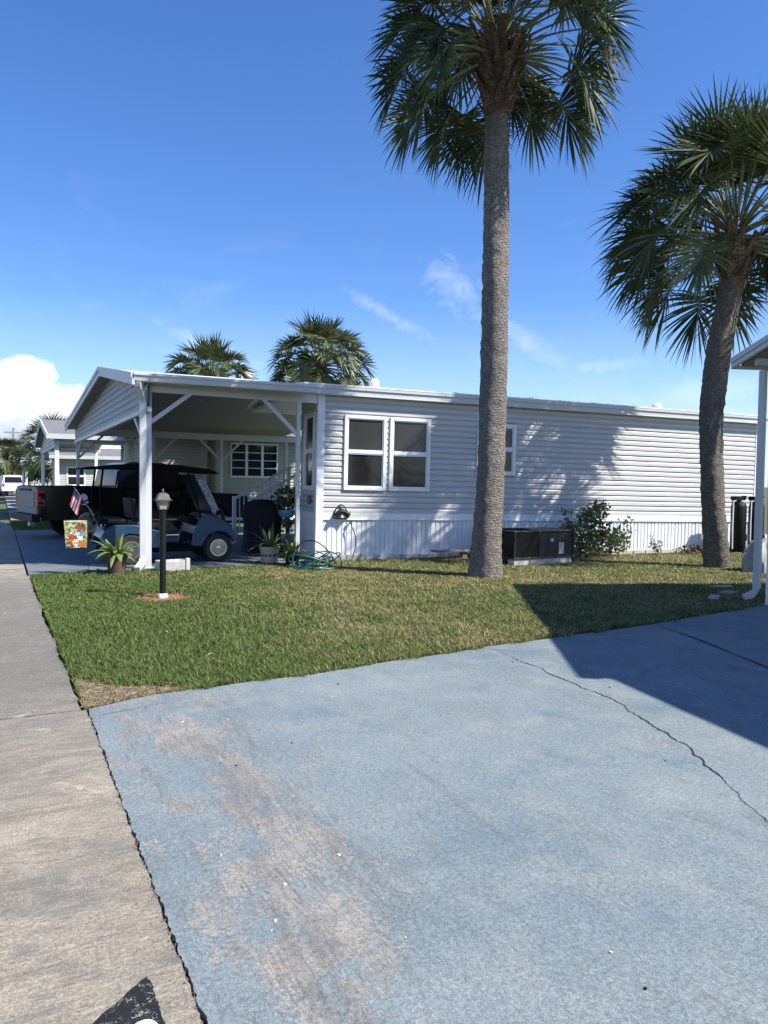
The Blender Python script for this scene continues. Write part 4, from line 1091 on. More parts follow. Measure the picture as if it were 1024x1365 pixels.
for i in range(900):
    a = rr.uniform(0, 6.28); q = math.sqrt(rr.random()); x = 1.885+.36*q*math.cos(a); y = 10.164+.44*q*math.sin(a); t = rr.uniform(0, 6.28); l = rr.uniform(.01, .03); z = rr.uniform(.005, .022)
    dx_, dy_ = math.cos(t)*l, math.sin(t)*l
    m.add([(x-dx_, y-dy_, z), (x-dy_*.25, y+dx_*.25, z+.004), (x+dx_, y+dy_, z+rr.uniform(-.004, .01)), (x+dy_*.25, y-dx_*.25, z)], [(0, 1, 2, 3)])
o = m.build('mulch', M['mulch']); o['kind'] = 'stuff'

# ------------------------------------------------------------------ garden flag and little stars-and-stripes
gf = thing('garden_flag', 'small garden flag with autumn print hanging on a thin stake before the carport', 'flag', (.90, 12.95, 0), R(-4))
m = MB(); m.tube([(.345, 0, 0), (.345, 0, .87), (.335, 0, .885), (.0, 0, .885)], .005, 6); m.build('stake', M['black_metal'], gf)
bn = MB(); nx, nz = 10, 12; vs = []
fl = lambda u, v: .018*math.sin(u*5+v*3)*v
for j in range(nz+1):
    for i in range(nx+1):
        u = i/nx; v = j/nz; vs.append((-.01+.34*u+.03*v*(1-u), fl(u, v), .875-.43*v))
bn.add(vs, [(j*(nx+1)+i, j*(nx+1)+i+1, (j+1)*(nx+1)+i+1, (j+1)*(nx+1)+i) for j in range(nz) for i in range(nx)])
bo = bn.build('banner', M['print'], gf, smooth=True)
def blot(u, v, ru, rv, mt, k=0, name='printed_patch'):
    q = MB(); P = []
    for off in (-.002, .0025):
        pass
    n = 16; vs = []
    cu, cv = u, v
    for t in range(n):
        a = 2*math.pi*t/n; uu = cu+ru*math.cos(a)*(1+.12*math.sin(3*a+k)); vv = cv+rv*math.sin(a)*(1+.12*math.cos(2*a+k))
        vs.append((-.01+.34*uu+.03*vv*(1-uu), fl(uu, vv)-.003-.0012*k, .875-.43*vv))
    q.add(vs, [tuple(range(n))]); q.build(name, mt, bo)
blot(.72, .25, .22, .19, M['printbrown'], 0); blot(.30, .63, .24, .10, M['printred'], 1); blot(.24, .82, .20, .13, M['orange'], 2)
blot(.80, .86, .20, .12, M['orange'], 3); blot(.48, .80, .16, .12, M['printcream'], 2); blot(.68, .58, .15, .15, M['flagwhite'], 4); blot(.74, .50, .12, .08, M['printblue'], 5); blot(.28, .46, .05, .04, M['flagwhite'], 6)
blot(.5, .03, .45, .03, M['printcream'], 1)
rr = random.Random(77)
for k in range(26): blot(rr.uniform(.08, .92), rr.uniform(.1, .94), rr.uniform(.02, .06), rr.uniform(.015, .04), M[rr.choice(('print', 'hosta', 'orange', 'printcream', 'printbrown', 'printred', 'bush'))], 7+k % 3)

# ------------------------------------------------------------------ hose hanger, hose, coil
hg = thing('hose_hanger', 'black wrought metal hose hanger fixed on the white trim near the house corner', 'hose hanger', tuple(hw(.47, -.03, .86)), R(-5))
m = MB(); arc = [(-.16+.32*i/16, -.02, .0+.235*math.sin(math.pi*i/16)**.8) for i in range(17)]
m.tube(arc, .011, 8); m.tube([(-.16, -.02, 0), (-.12, -.02, -.03), (.12, -.02, -.03), (.16, -.02, 0)], .011, 8)
m.tube([(0, -.02, .235), (0, -.02, -.03)], .008, 6)
m.tube([(-.12, -.02, .02), (-.08, -.02, .10), (0, -.02, .05), (.08, -.02, .10), (.12, -.02, .02)], .008, 6)
m.tube([(-.13, -.005, .08), (-.14, -.16, .06), (-.14, -.17, .11)], .008, 6); m.tube([(.13, -.005, .08), (.14, -.16, .06), (.14, -.17, .11)], .008, 6)
m.build('bracket', M['black_metal'], hg, smooth=True)
m = MB(); arc = [(-.13+.26*i/10, -.10, .02+.09*math.sin(math.pi*i/10)) for i in range(11)]; m.tube(arc, .05, 8); m.build('saddle', M['black_metal'], hg, smooth=True)
fc = thing('tap', 'small dark outdoor tap poking through the skirting below the hose hanger', 'tap', tuple(hw(.665, -.03, .74)), R(-5))
m = MB(); m.tube([(0, .02, 0), (0, -.07, 0), (0, -.085, -.02), (0, -.085, -.05)], .013, 8); m.build('spout', M['black_metal'], fc, smooth=True)
m = MB(); m.lathe([(.0, -.008), (.035, -.006), (.035, .006), (.0, .008)], 10, (0, -.05, .035)); m.tube([(0, -.05, 0), (0, -.05, .035)], .007, 6); m.build('handle', M['black_metal'], fc)
hs_ = thing('garden_hose', 'green garden hose coiled in loops on the grass under the hose hanger', 'hose', (4.92, 12.55, 0))
m = MB(); rr = random.Random(6); pts = []
turns = 7
for i in range(turns*22):
    t = i/22*2*math.pi; k = i/22
    rad = .33+.07*math.sin(k*2.1)+rr.uniform(-.006, .006); cx = .07*math.sin(k*1.7); cy = .06*math.cos(k*2.3)
    tilt = .10+.14*abs(math.sin(k*1.35))
    pts.append((cx+rad*1.05*math.cos(t), cy+rad*.85*math.sin(t), .03+.018*k*.7+max(0, math.sin(t+k*.6))*tilt))
m.tube(pts, .0105, 7); m.build('coil', M['hose'], hs_, smooth=True)
m = MB(); e = Vector(hw(.665, -.115, .68))-Vector((4.92, 12.55, 0))
q = [e, e+Vector((.05, -.02, -.10)), e+Vector((.07, -.05, -.30)), e+Vector((.0, -.12, -.52)), e+Vector((-.14, -.22, -.64)), Vector((.42, .42, .03)), Vector((.34, .2, .05)), Vector(pts[0])]
def cr_spline(P, k=8):
    out = []
    for i in range(len(P)-1):
        p0 = P[max(0, i-1)]; p1_ = P[i]; p2_ = P[i+1]; p3 = P[min(len(P)-1, i+2)]
        for j in range(k):
            t = j/k; out.append(.5*((2*p1_)+(-p0+p2_)*t+(2*p0-5*p1_+4*p2_-p3)*t*t+(-p0+3*p1_-3*p2_+p3)*t**3))
    out.append(P[-1]); return out
m.tube(cr_spline([Vector(x) for x in q]), .0105, 7); m.build('lead', M['hosedark'], hs_, smooth=True)
m = MB(); arc = [Vector((.40*math.cos(a)+.02, .30*math.sin(a), .06+.42*math.sin(a)**1.2)) for a in np.linspace(.08, math.pi-.1, 20)]
m.tube(arc, .0105, 7); m.build('loop', M['hosedark'], hs_, smooth=True)

# ------------------------------------------------------------------ air conditioner package unit
ac = thing('air_conditioner', 'low black packaged air conditioner on pale blocks behind the tall palm', 'air conditioner', (8.50, 11.60, 0), R(3.5))
AW, AD, AH0, AH = 1.50, .82, .13, .655
m = MB(); m.box(.01, AW-.01, .01, AD-.01, AH0+.02, AH-.02); m.build('body', M['acmetal'], ac, bevel=.012)
m = MB(); m.box(-.01, AW+.01, -.01, AD+.01, AH-.022, AH+.004); m.box(-.008, AW+.008, -.008, AD+.008, AH0, AH0+.03); m.build('frame', M['actop'], ac, bevel=.006)
for x in (0, .60, AW-.045): m = MB(); m.box(x, x+.05, -.004, .02, AH0+.03, AH-.024); m.build('corner_post', M['acmetal'], ac)
m = MB()
for k in range(22): m.box(.06, .595, -.001, .006, AH0+.05+k*.021, AH0+.06+k*.021)
for k in range(22): m.box(-.002, .006, .06, AD-.06, AH0+.05+k*.021, AH0+.06+k*.021)
m.build('louvre', M['black_plastic'], ac)
m = MB(); m.lathe([(.28, 0), (.28, .014), (.262, .014), (.262, .004)], 32, (.36, .42, AH+.004))
for k in range(5): m.lathe([(.05*k+.03, .008), (.05*k+.03, .013), (.05*k+.038, .013), (.05*k+.038, .008)], 28, (.36, .42, AH+.004))
for k in range(8): a = k*math.pi/4; m.beam((.36, .42, AH+.016), (.36+.26*math.cos(a), .42+.26*math.sin(a), AH+.016), .008, .006)
m.build('fan_grille', M['black_plastic'], ac)
m = MB(); m.box(.885, .965, -.004, .008, .44, .50); m.build('badge', M['label'], ac)
m = MB(); m.box(1.10, 1.225, -.004, .008, .20, .42); m.build('rating_label', M['label'], ac)
rr = random.Random(8); x = 0
for ln in (.38, .66, .30, .12):
    for y0, y1 in ((.02, .2), (.6, .78)): m = MB(); m.box(x+.012, x+ln, y0+rr.uniform(-.01, .01), y1, -.02, AH0-.002); m.build('support_block', M['block'], ac, bevel=.008)
    x += ln
m = MB(); m.box(AW, AW+.09, .25, .6, .40, .60); m.build('duct', M['block'], ac)
# plank leaning on blocks at the skirting
pk = thing('plank_bench', 'low grey plank resting on two blocks against the skirting left of the tall palm', 'plank', tuple(hw(2.32, -.36, 0)), R(-4))
m = MB(); m.box(0, 1.05, -.10, .14, .185, .225); m.build('plank', M['wood'], pk, bevel=.006)
for x in (.62, .86): m = MB(); m.box(x, x+.1, -.06, .1, -.02, .1845); m.build('leg', M['wood'], pk)
# water tanks at the far end of the wall
for i, (x, y, lab) in enumerate(((15.25, 12.20, 'black water softener tank with valve head, the one nearer the leaning palm'), (15.62, 12.02, 'black water softener tank with valve head, the one nearer the white downspout'))):
    t = thing('water_tank', lab, 'water tank', (x, y, 0), group='water softener tanks')
    m = MB(); m.lathe([(.15, 0), (.17, .03), (.17, 1.06), (.155, 1.13), (.10, 1.18), (.05, 1.20)], 24); m.build('tank', M['black_plastic'], t, smooth=True)
    m = MB(); m.box(-.19, .13, -.08, .08, 1.22, 1.31); m.lathe([(.05, 1.19), (.05, 1.24)], 12); m.tube([(-.15, 0, 1.24), (-.22, 0, 1.20), (-.22, -.02, .0)], .014, 6); m.lathe([(.0, -.03), (.06, -.02), (.06, .02), (0, .03)], 12, (.1, -.05, 1.30)); m.build('valve_head', M['black_plastic'], t, bevel=.01)
    m = MB(); m.box(.10, .16, -.172, -.1, .30, .44); m.build('sticker', M['white'], t)
    m = MB(); m.tube([(-.22, -.03, 1.18), (-.23, -.03, .7), (-.22, -.03, .1)], .016, 8); m.build('pipe', M['white'], t)
tp = thing('tarp_bundle', 'grey tarp draped over a low heap behind the white right post', 'tarp', (12.30, 9.30, 0))
m = MB(); n = 36; rings = 12; vs = []
for i in range(rings+1):
    q = i/rings; rad = .36*math.cos(q*1.5)**.8; z = .60*math.sin(q*1.57)
    for j in range(n):
        a = 2*math.pi*j/n; k = 1+.14*math.sin(5*a+q*4)*(1-q*.6)+.08*math.sin(11*a+q*7)+.04*math.sin(19*a-q*9); vs.append((rad*k*math.cos(a)*1.1, rad*k*math.sin(a)*.8, z+.02*math.sin(5*a)))
m.add(vs, [(i*n+j, i*n+(j+1) % n, (i+1)*n+(j+1) % n, (i+1)*n+j) for i in range(rings) for j in range(n)])
rr = random.Random(2)
for i in range(rings): 
    for j in range(n):
        x, y, z = m.v[i*n+j]; k = 1+rr.uniform(-.05, .05); m.v[i*n+j] = (x*k, y*k, max(.0, z+rr.uniform(-.02, .02)*(i > 0)))
m.build('sheet', M['tarp'], tp, smooth=True)
m = MB(); m.tube([(-.3, -.42, .06), (-.05, -.44, .02), (.2, -.42, .05)], .02, 8); m.build('rope', M['white'], tp)
for i, (x, y, rz, w_, d_, lab) in enumerate(((8.75, 7.35, .6, .42, .14, 'flat pale paving piece lying beside the right downspout foot'), (9.35, 7.6, .2, .30, .2, 'small grey paving piece on the soil behind the right post'), (9.8, 8.1, -.3, .36, .12, 'narrow paving strip in the shade behind the right downspout'))):
    m = MB(); m.prism([(-w_/2, -d_/2), (w_/2*.9, -d_/2*.8), (w_/2, d_/2), (-w_/2*.95, d_/2*.9)], 0, .045); o = m.build('paving_piece', M['block'], bevel=.008, loc=(x, y, -.012)); o.rotation_euler = (0, 0, rz); tag(o, lab, 'paving stone')

# ------------------------------------------------------------------ porch stairs
fb = thing('wooden_fence', 'brown wooden board fence beyond the far end of the grey home', 'fence', (17.9, 13.3, 0), R(10))
for k in range(3): m = MB(); m.box(k*2.4-.05, k*2.4+.05, .02, .12, 0, 2.05); m.build('post', M['wood'], fb)
m = MB()
for k in range(33): m.box(k*.148, k*.148+.142, -.02, .018, .05, 2.0+.01*(k % 3))
m.build('boards', M['fencewood'], fb)
sr = thing('stairs', 'porch stairs with pale railing leading up to the side door of the grey home', 'stairs', (0, 0, .03))
m = MB()
for k in range(4): m.box(5.15+.30*k, 5.15+.30*(k+1)+.02, 16.6, 17.9, .15+.19*k, .19+.19*k)
m.box(6.36, 6.95, 16.5, 18.0, .86, .92); m.build('treads', M['wood'], sr)
for y in (16.55, 17.95):
    m = MB(); m.box(4.95, 5.03, y-.04, y+.04, 0, 1.12); m.build('newel', M['trim'], sr)
    m = MB(); m.box(6.30, 6.38, y-.04, y+.04, 0, 1.85); m.build('newel', M['trim'], sr)
    m = MB(); m.beam((5.03, y, 1.08), (6.30, y, 1.80), .05, .06); m.beam((5.03, y, .22), (6.30, y, .94), .04, .05); m.build('rail', M['trim'], sr)
    m = MB()
    for k in range(11): x = 5.12+k*.108; m.box(x-.012, x+.012, y-.012, y+.012, .22+(x-5.03)*.567, 1.08+(x-5.03)*.567)
    m.build('balusters', M['trim'], sr)

# ------------------------------------------------------------------ vehicles: golf cart
def wheel(parent, x, y, r_, wd, rim_r, side=-1, spokes=6):
    t = MB(); h = wd/2
    t.lathe([(rim_r, -h*.9), (r_*.92, -h), (r_*.985, -h*.75), (r_, -h*.4), (r_, h*.4), (r_*.985, h*.75), (r_*.92, h), (rim_r, h*.9)], 36, (x, y, r_), axis='y')
    to = t.build('wheel', M['rubber'], parent, smooth=True)
    q = MB(); yo = y+side*h*.82
    q.lathe([(rim_r*1.02, -.012), (rim_r*1.02, .012), (rim_r*.88, .012), (rim_r*.88, -.012)], 32, (x, yo, r_), axis='y')
    q.lathe([(0, -.018), (rim_r*.22, -.014), (rim_r*.22, .02)], 16, (x, yo, r_), axis='y')
    for k in range(spokes):
        a = 2*math.pi*k/spokes
        for da in (-.16, .16):
            q.beam((x+rim_r*.2*math.cos(a), yo, r_+rim_r*.2*math.sin(a)), (x+rim_r*.93*math.cos(a+da), yo, r_+rim_r*.93*math.sin(a+da)), .028 if r_ > .3 else .02, .02, up=(0, 1, 0))
    q.build('rim', M['chrome'], to)
    q = MB(); q.lathe([(0, -.02), (rim_r*.9, -.02), (rim_r*.9, h*1.2)], 24, (x, y, r_), axis='y'); q.build('hub', M['black_plastic'], to)
    return to
gc = thing('golf_cart', 'blue golf cart with long black roof parked under the carport', 'golf cart', (1.50, 13.98, .03), R(1))
# local: x forward (0..2.5), y 0 near side .. 1.2
m = MB()
prof_r = [(.05, .30), (.05, .50), (.13, .62), (.30, .70), (.62, .70), (.86, .64), (1.00, .60), (1.12, .60), (1.16, .34), (1.0, .28), (.86, .28), (.80, .42), (.68, .52), (.52, .54), (.38, .48), (.28, .36), (.24, .28)]
m.prism(prof_r, .0, .05, 'xz'); m.prism(prof_r, 1.15, 1.20, 'xz')
m.prism([(.05, .45), (.13, .62), (.30, .70), (.62, .70), (.86, .64), (1.00, .60), (1.0, .5), (.3, .45)], .05, 1.15, 'xz')
m.build('rear_body', M['cartblue'], gc, smooth=True, bevel=.018)
m = MB()
prof_f = [(1.62, .30), (1.66, .55), (1.76, .80), (1.92, .88), (2.12, .82), (2.32, .68), (2.42, .55), (2.44, .40), (2.40, .34), (2.36, .42), (2.26, .53), (2.10, .56), (1.94, .50), (1.86, .38), (1.80, .28)]
m.prism(prof_f, .02, .10, 'xz'); m.prism(prof_f, 1.10, 1.18, 'xz')
m.prism([(1.66, .5), (1.76, .80), (1.92, .88), (2.12, .82), (2.32, .68), (2.42, .55), (2.44, .42), (2.38, .40), (2.2, .57), (1.9, .57)], .10, 1.10, 'xz')
m.build('front_cowl', M['cartblue'], gc, smooth=True, bevel=.02)
m = MB(); m.box(.10, 2.38, .10, 1.10, .20, .27); m.box(1.0, 1.7, .02, 1.18, .22, .29); m.build('chassis', M['cartblack'], gc, bevel=.01)
for x in (.56, 2.10):
    wheel(gc, x, .06, .26, .17, .155, -1, 7); wheel(gc, x, 1.14, .26, .17, .155, 1, 7)
m = MB(); m.box(.66, 1.14, .12, 1.08, .60, .74); m.build('seat', M['seatpale'], gc, bevel=.04)
m = MB(); m.prism([(.62, .78), (.74, .78), (.66, 1.16), (.56, 1.16)], .12, 1.08, 'xz'); m.build('backrest', M['cartseat'], gc, bevel=.03)
m = MB(); m.box(.02, .50, .12, 1.08, .71, .80); m.build('rear_seat', M['cartseat'], gc, bevel=.03)
m = MB(); m.tube([(.06, .2, .66), (-.02, .2, .88), (-.03, .6, .9), (-.02, 1.0, .88), (.06, 1.0, .66)], .012, 8); m.build('grab_bar', M['cartblack'], gc, smooth=True)
m = MB(); m.prism([(-.28, 1.66), (-.20, 1.70), (.5, 1.765), (1.4, 1.765), (1.95, 1.70), (2.13, 1.62), (2.05, 1.615), (1.4, 1.66), (.3, 1.675)], .0, 1.2, 'xz'); m.build('roof', M['cartblack'], gc, smooth=True, bevel=.02)
for y in (.08, 1.12):
    m = MB(); m.tube([(.10, y, .66), (.04, y, 1.2), (.10, y, 1.68)], .018, 8); m.build('roof_strut', M['cartblack'], gc)
    m = MB(); m.tube([(1.80, y, .80), (1.72, y, 1.1), (1.55, y, 1.68)], .018, 8); m.build('roof_strut', M['cartblack'], gc)
m = MB(); m.beam((2.02, .60, .86), (1.66, .60, 1.60), 1.06, .008, up=(1, 0, 0)); m.v = [(x, y, z) for x, y, z in m.v]
m.build('windscreen', M['cartglass'], gc)
m = MB(); m.beam((2.09, .09, .90), (1.79, .09, 1.52), .012, .13, up=(1, 0, .5)); m.build('side_panel', M['camo'], gc)
m = MB(); m.tube([(1.70, .34, .75), (1.48, .34, .95)], .018, 8)
ringp = [(1.47+.08*math.sin(a), .34+.17*math.cos(a), .96+.14*math.sin(a)) for a in np.linspace(0, 2*math.pi, 21)]; m.tube(ringp, .014, 6, caps=False); m.build('steering_wheel', M['cartblack'], gc, smooth=True)
m = MB(); m.box(1.58, 1.72, .12, 1.08, .70, .84); m.build('dashboard', M['cartblack'], gc, bevel=.02)
for y in (.22, .98):
    m = MB(); m.lathe([(0, -.02), (.05, -.02), (.062, .0), (.05, .03), (0, .05)], 14, (2.30, y, .64), axis='x'); m.build('headlight', M['white'], gc, smooth=True)
m = MB(); m.tube([(2.05, .0, .84), (2.08, -.05, .90)], .012, 6); m.box(2.05, 2.10, -.13, -.03, .87, .95); m.build('mirror', M['cartblack'], gc, bevel=.01)
m = MB(); m.tube([(2.44, .2, .36), (2.48, .25, .45), (2.48, .95, .45), (2.44, 1.0, .36)], .02, 8); m.build('bumper', M['cartblack'], gc)

# small flag clamped on the cart's rear bar
fg = thing('stick_flag', 'little red white and blue striped flag on a stick behind the golf cart', 'flag', (1.20, 14.17, 1.02))
m = MB(); m.tube([(.27, 0, -.14), (-.06, 0, .36)], .006, 6); m.build('stick', M['potbeige'], fg)
A0 = Vector((-.05, 0, .34)); UD = Vector((.26, 0, -.385)).normalized(); FD = Vector((-.28, .0, -.96)).normalized()
def flagpt(u, v): # u along the stick (down), v along the fly, gently draped
    return A0+UD*(.22*u)+FD*(.30*v)+Vector((.0, .012*math.sin(6*v+4*u)-.0, 0))
cl = MB()
for st_ in range(7):
    for k in range(8):
        for half in (0, 1):
            u0, u1 = st_/7, (st_+1)/7; v0, v1 = k/8, (k+1)/8
            mi = 2 if (st_ < 4 and k < 3) else (0 if (st_ % 2 == 0) else 1)
        cl.quad(flagpt(u0, v0), flagpt(u0, v1), flagpt(u1, v1), flagpt(u1, v0), mi)
cl.build('cloth', [M['flagred'], M['flagwhite'], M['flagblue']], fg)

# ------------------------------------------------------------------ black pickup truck (local x forward, y 0 near side .. 1.95)
tk = thing('pickup_truck', 'black crew cab pickup truck with speckled grey tailgate parked across the carport', 'pickup truck', (.84, 20.3, .02), R(13))
TL, TW = 5.75, 1.95
m = MB()
arch = lambda cx, r_: [(cx+r_*math.cos(a), .42+r_*math.sin(a)) for a in np.linspace(math.pi, 0, 9)]
lower = [(.06, .46)]+[(.60, .46)]+[(x, max(z, .46)) for x, z in arch(1.15, .47)]+[(1.75, .46), (4.05, .44)]+[(x, max(z, .44)) for x, z in arch(4.60, .47)]+[(5.20, .46), (5.72, .50), (5.75, .85), (5.70, 1.05), (5.45, 1.12), (4.15, 1.17), (3.95, 1.18), (1.95, 1.28), (.03, 1.31), (.0, 1.25)]
m.prism(lower, 0.0, .07, 'xz'); m.prism(lower, TW-.07, TW, 'xz')
m.box(.03, .10, .07, TW-.07, .60, 1.10); m.box(1.86, 1.95, .07, TW-.07, .6, 1.27); m.box(.1, 1.86, .07, TW-.07, .62, .70)
m.prism([(1.95, .5), (5.72, .5), (5.75, .85), (5.70, 1.05), (5.45, 1.12), (4.15, 1.17), (3.95, 1.18), (1.95, 1.28)], .071, TW-.071, 'xz')
m.build('body', M['truckpaint'], tk, smooth=True, bevel=.02)
m = MB(); cab = [(1.93, 1.27), (2.02, 1.70), (2.12, 1.88), (2.40, 1.95), (3.25, 1.94), (3.45, 1.88), (4.12, 1.18)]
n = len(cab); vv = []
for y, ins in ((0, .05), (1, .05)):
    for x, z in cab:
        k = (z-1.18)/.76; yy = ins+.17*k if y == 0 else TW-ins-.17*k; vv.append((x, yy, z))
m.add(vv, [tuple(range(n-1, -1, -1)), tuple(range(n, 2*n))]+[(i, (i+1) % n, n+(i+1) % n, n+i) for i in range(n)])
m.build('cab', M['truckpaint'], tk, bevel=.025)
def cabq(pts, side):
    out = []
    for x, z in pts:
        k = (z-1.18)/.76; yy = .05+.17*k-.006; out.append((x, yy if side == 0 else TW-yy, z))
    return out
for side in (0, 1):
    for pts in ([(2.10, 1.34), (2.95, 1.31), (2.95, 1.84), (2.48, 1.85), (2.24, 1.80)], [(3.05, 1.31), (3.86, 1.26), (3.44, 1.77), (3.30, 1.84), (3.05, 1.84)]):
        q = cabq(pts, side); m = MB(); m.add(q, [tuple(range(len(q)))]); m.build('side_window', M['darkglass'], tk)
m = MB(); m.add([(3.50, .26, 1.84), (3.50, TW-.26, 1.84), (4.10, TW-.12, 1.21), (4.10, .12, 1.21)], [(0, 1, 2, 3)]); m.v = [(x+.02, y, z+.02) for x, y, z in m.v]; m.build('windscreen', M['darkglass'], tk)
m = MB(); m.add([(1.935, .2, 1.34), (1.935, TW-.2, 1.34), (2.015, TW-.24, 1.74), (2.015, .24, 1.74)], [(0, 1, 2, 3)]); m.v = [(x-.012, y, z) for x, y, z in m.v]; m.build('rear_window', M['darkglass'], tk)
for x in (1.15, 4.60):
    wheel(tk, x, .10, .40, .27, .25, -1, 6); wheel(tk, x, TW-.10, .40, .27, .25, 1, 6)
m = MB(); m.box(-.03, .028, .10, TW-.10, .62, 1.29); m.box(-.045, -.028, .25, TW-.25, .78, 1.18); m.build('tailgate', M['camo'], tk, bevel=.012)
m = MB(); m.box(-.06, .02, .5, 1.45, 1.19, 1.235); m.build('handle', M['black_plastic'], tk)
for y in (-.006, TW-.16):
    m = MB(); m.box(-.035, .14, y, y+.168, .82, 1.22); to = m.build('tail_light', M['red'], tk, bevel=.015)
    m = MB(); m.box(-.010, .145, y-.003, y+.171, 1.06, 1.14); m.box(.05, .145, y-.0035, y+.1715, .98, 1.059); m.box(-.010, .10, y-.003, y+.171, .87, .93); m.build('reverse_lens', M['black_plastic'], to)
m = MB(); m.prism([(-.16, .44), (-.16, .60), (.05, .62), (.05, .44)], .02, TW-.02, 'xz'); m.build('rear_bumper', M['black_metal'], tk, bevel=.02)
m = MB(); m.box(-.13, -.02, .30, .46, .34, .43); m.build('exhaust', M['chrome'], tk)
m = MB(); m.box(5.70, 5.82, .04, TW-.04, .42, .64); m.build('front_bumper', M['black_metal'], tk, bevel=.03)
m = MB(); m.box(5.735, 5.765, .42, TW-.42, .68, 1.03); m.build('grille', M['black_plastic'], tk, bevel=.01)
for y in (.03, TW-.38): m = MB(); m.box(5.62, 5.765, y, y+.35, .82, 1.03); m.build('headlight', M['white'], tk, bevel=.02)
for y in (-.24, TW+.04): m = MB(); m.box(3.80, 3.92, y, y+.20, 1.22, 1.46); m.box(3.82, 3.88, min(y+.18, y+.2), y+.26, 1.24, 1.29); m.build('mirror', M['black_plastic'], tk, bevel=.03)
for x in (2.45, 3.35): m = MB(); m.box(x, x+.2, -.022, .004, 1.08, 1.115); m.build('door_handle', M['truckpaint'], tk, bevel=.006)
m = MB(); m.box(1.95, 3.98, -.09, .02, .40, .45); m.build('running_board', M['black_metal'], tk, bevel=.01)
m = MB(); m.box(.75, .98, -.008, .02, 1.285, 1.30); m.box(.02, 1.9, .02, .06, 1.30, 1.325); m.build('bed_rail', M['black_plastic'], tk)
# round-topped pale sticker on the bed side
m = MB(); d_ = [(1.06+.10*math.cos(a), 1.02+.10*math.sin(a)) for a in np.linspace(.0, math.pi, 14)]+[(.97, .985), (1.05, 1.0), (1.09, .955), (1.15, .975)]
m.prism(d_, -.0035, .0, 'xz'); m.box(1.02, 1.10, -.0035, 0, .84, .87); m.box(1.12, 1.18, -.0035, 0, .885, .935); m.build('sticker', M['white'], tk)

# ------------------------------------------------------------------ next homes and carports down the street
def simple_home(label, x0, x1, y0, y1, h, wallm, roofm, wins, doors=(), over=.5, ridge=.5):
    o = thing('mobile_home', label, 'house', (x0, y0, 0)); Lx, Ly = x1-x0, y1-y0
    s = MB(); siding(s, cut(.08, Lx-.08, [(a+.03, b-.03, c_, d_) for a, b, c_, d_ in wins]), .75, h, .12)
    s.box(.02, Lx-.02, .02, .04, .02, h); s.box(.02, .06, .04, Ly, .02, h); s.box(Lx-.06, Lx-.02, .04, Ly, .02, h); s.box(.06, Lx-.06, Ly-.06, Ly, .02, h)
    s.build('wall', wallm, o)
    s = MB(); siding(s, lambda z: [(-Ly+.1, -.08)], .75, h, .12); s.v = [(y, -x, z) for x, y, z in s.v]; s.build('wall', wallm, o)
    s = MB(); s.box(-.02, .09, -.025, .09, .0, h); s.box(Lx-.09, Lx+.02, -.025, .09, 0, h); s.box(.09, Lx-.09, -.02, .015, .66, .75); s.build('corner_trim', M['trim'], o)
    s = MB(); skirt_strip(s, .09, Lx-.09, 0, .66, -.002, .15, 3); s.build('skirting', M['skirt'], o)
    for a, b, c_, d_ in wins: win(o, a, b, c_, d_, -.012)
    s = MB(); s.prism([(-over, h+.02), (-over, h+.12), (Ly/2, h+.12+ridge), (Ly+over, h+.12), (Ly+over, h+.02)], -.4, Lx+.3, 'yz'); s.build('roof', roofm, o)
    s = MB(); s.box(-.42, Lx+.32, -over-.03, -over-.002, h-.03, h+.14); s.build('fascia', M['alu'], o)
    return o
h2 = simple_home('beige sided home behind the carport with a wide three part window', 4.50, 15.5, 28.45, 33.5, 3.02, M['beige_siding'], M['shingle'], [])
# triple jalousie window
jw = MB(); a0, a1, c0, c1 = 3.25, 5.10, 1.62, 2.93
jw.box(a0, a1, -.05, .02, c1-.07, c1); jw.box(a0, a1, -.05, .02, c0, c0+.07)
third = (a1-a0)/3
for k in range(4): x = a0+third*k; jw.box(x-.05 if k else x, x+.05 if k < 3 else x, -.048, .02, c0+.07, c1-.07)
for k in range(3):
    for j in (1, 2, 3): z = c0+.07+(c1-c0-.14)*j/4; jw.box(a0+third*k+.05, a0+third*(k+1)-.05, -.040, .02, z-.014, z+.014)
jo = jw.build('window', M['trim'], h2)
for k in range(3):
    q = MB(); q.box(a0+third*k+.04, a0+third*(k+1)-.04, -.026, -.018, c0+.06, c1-.06); q.build('pane', M['darkglass'], jo)

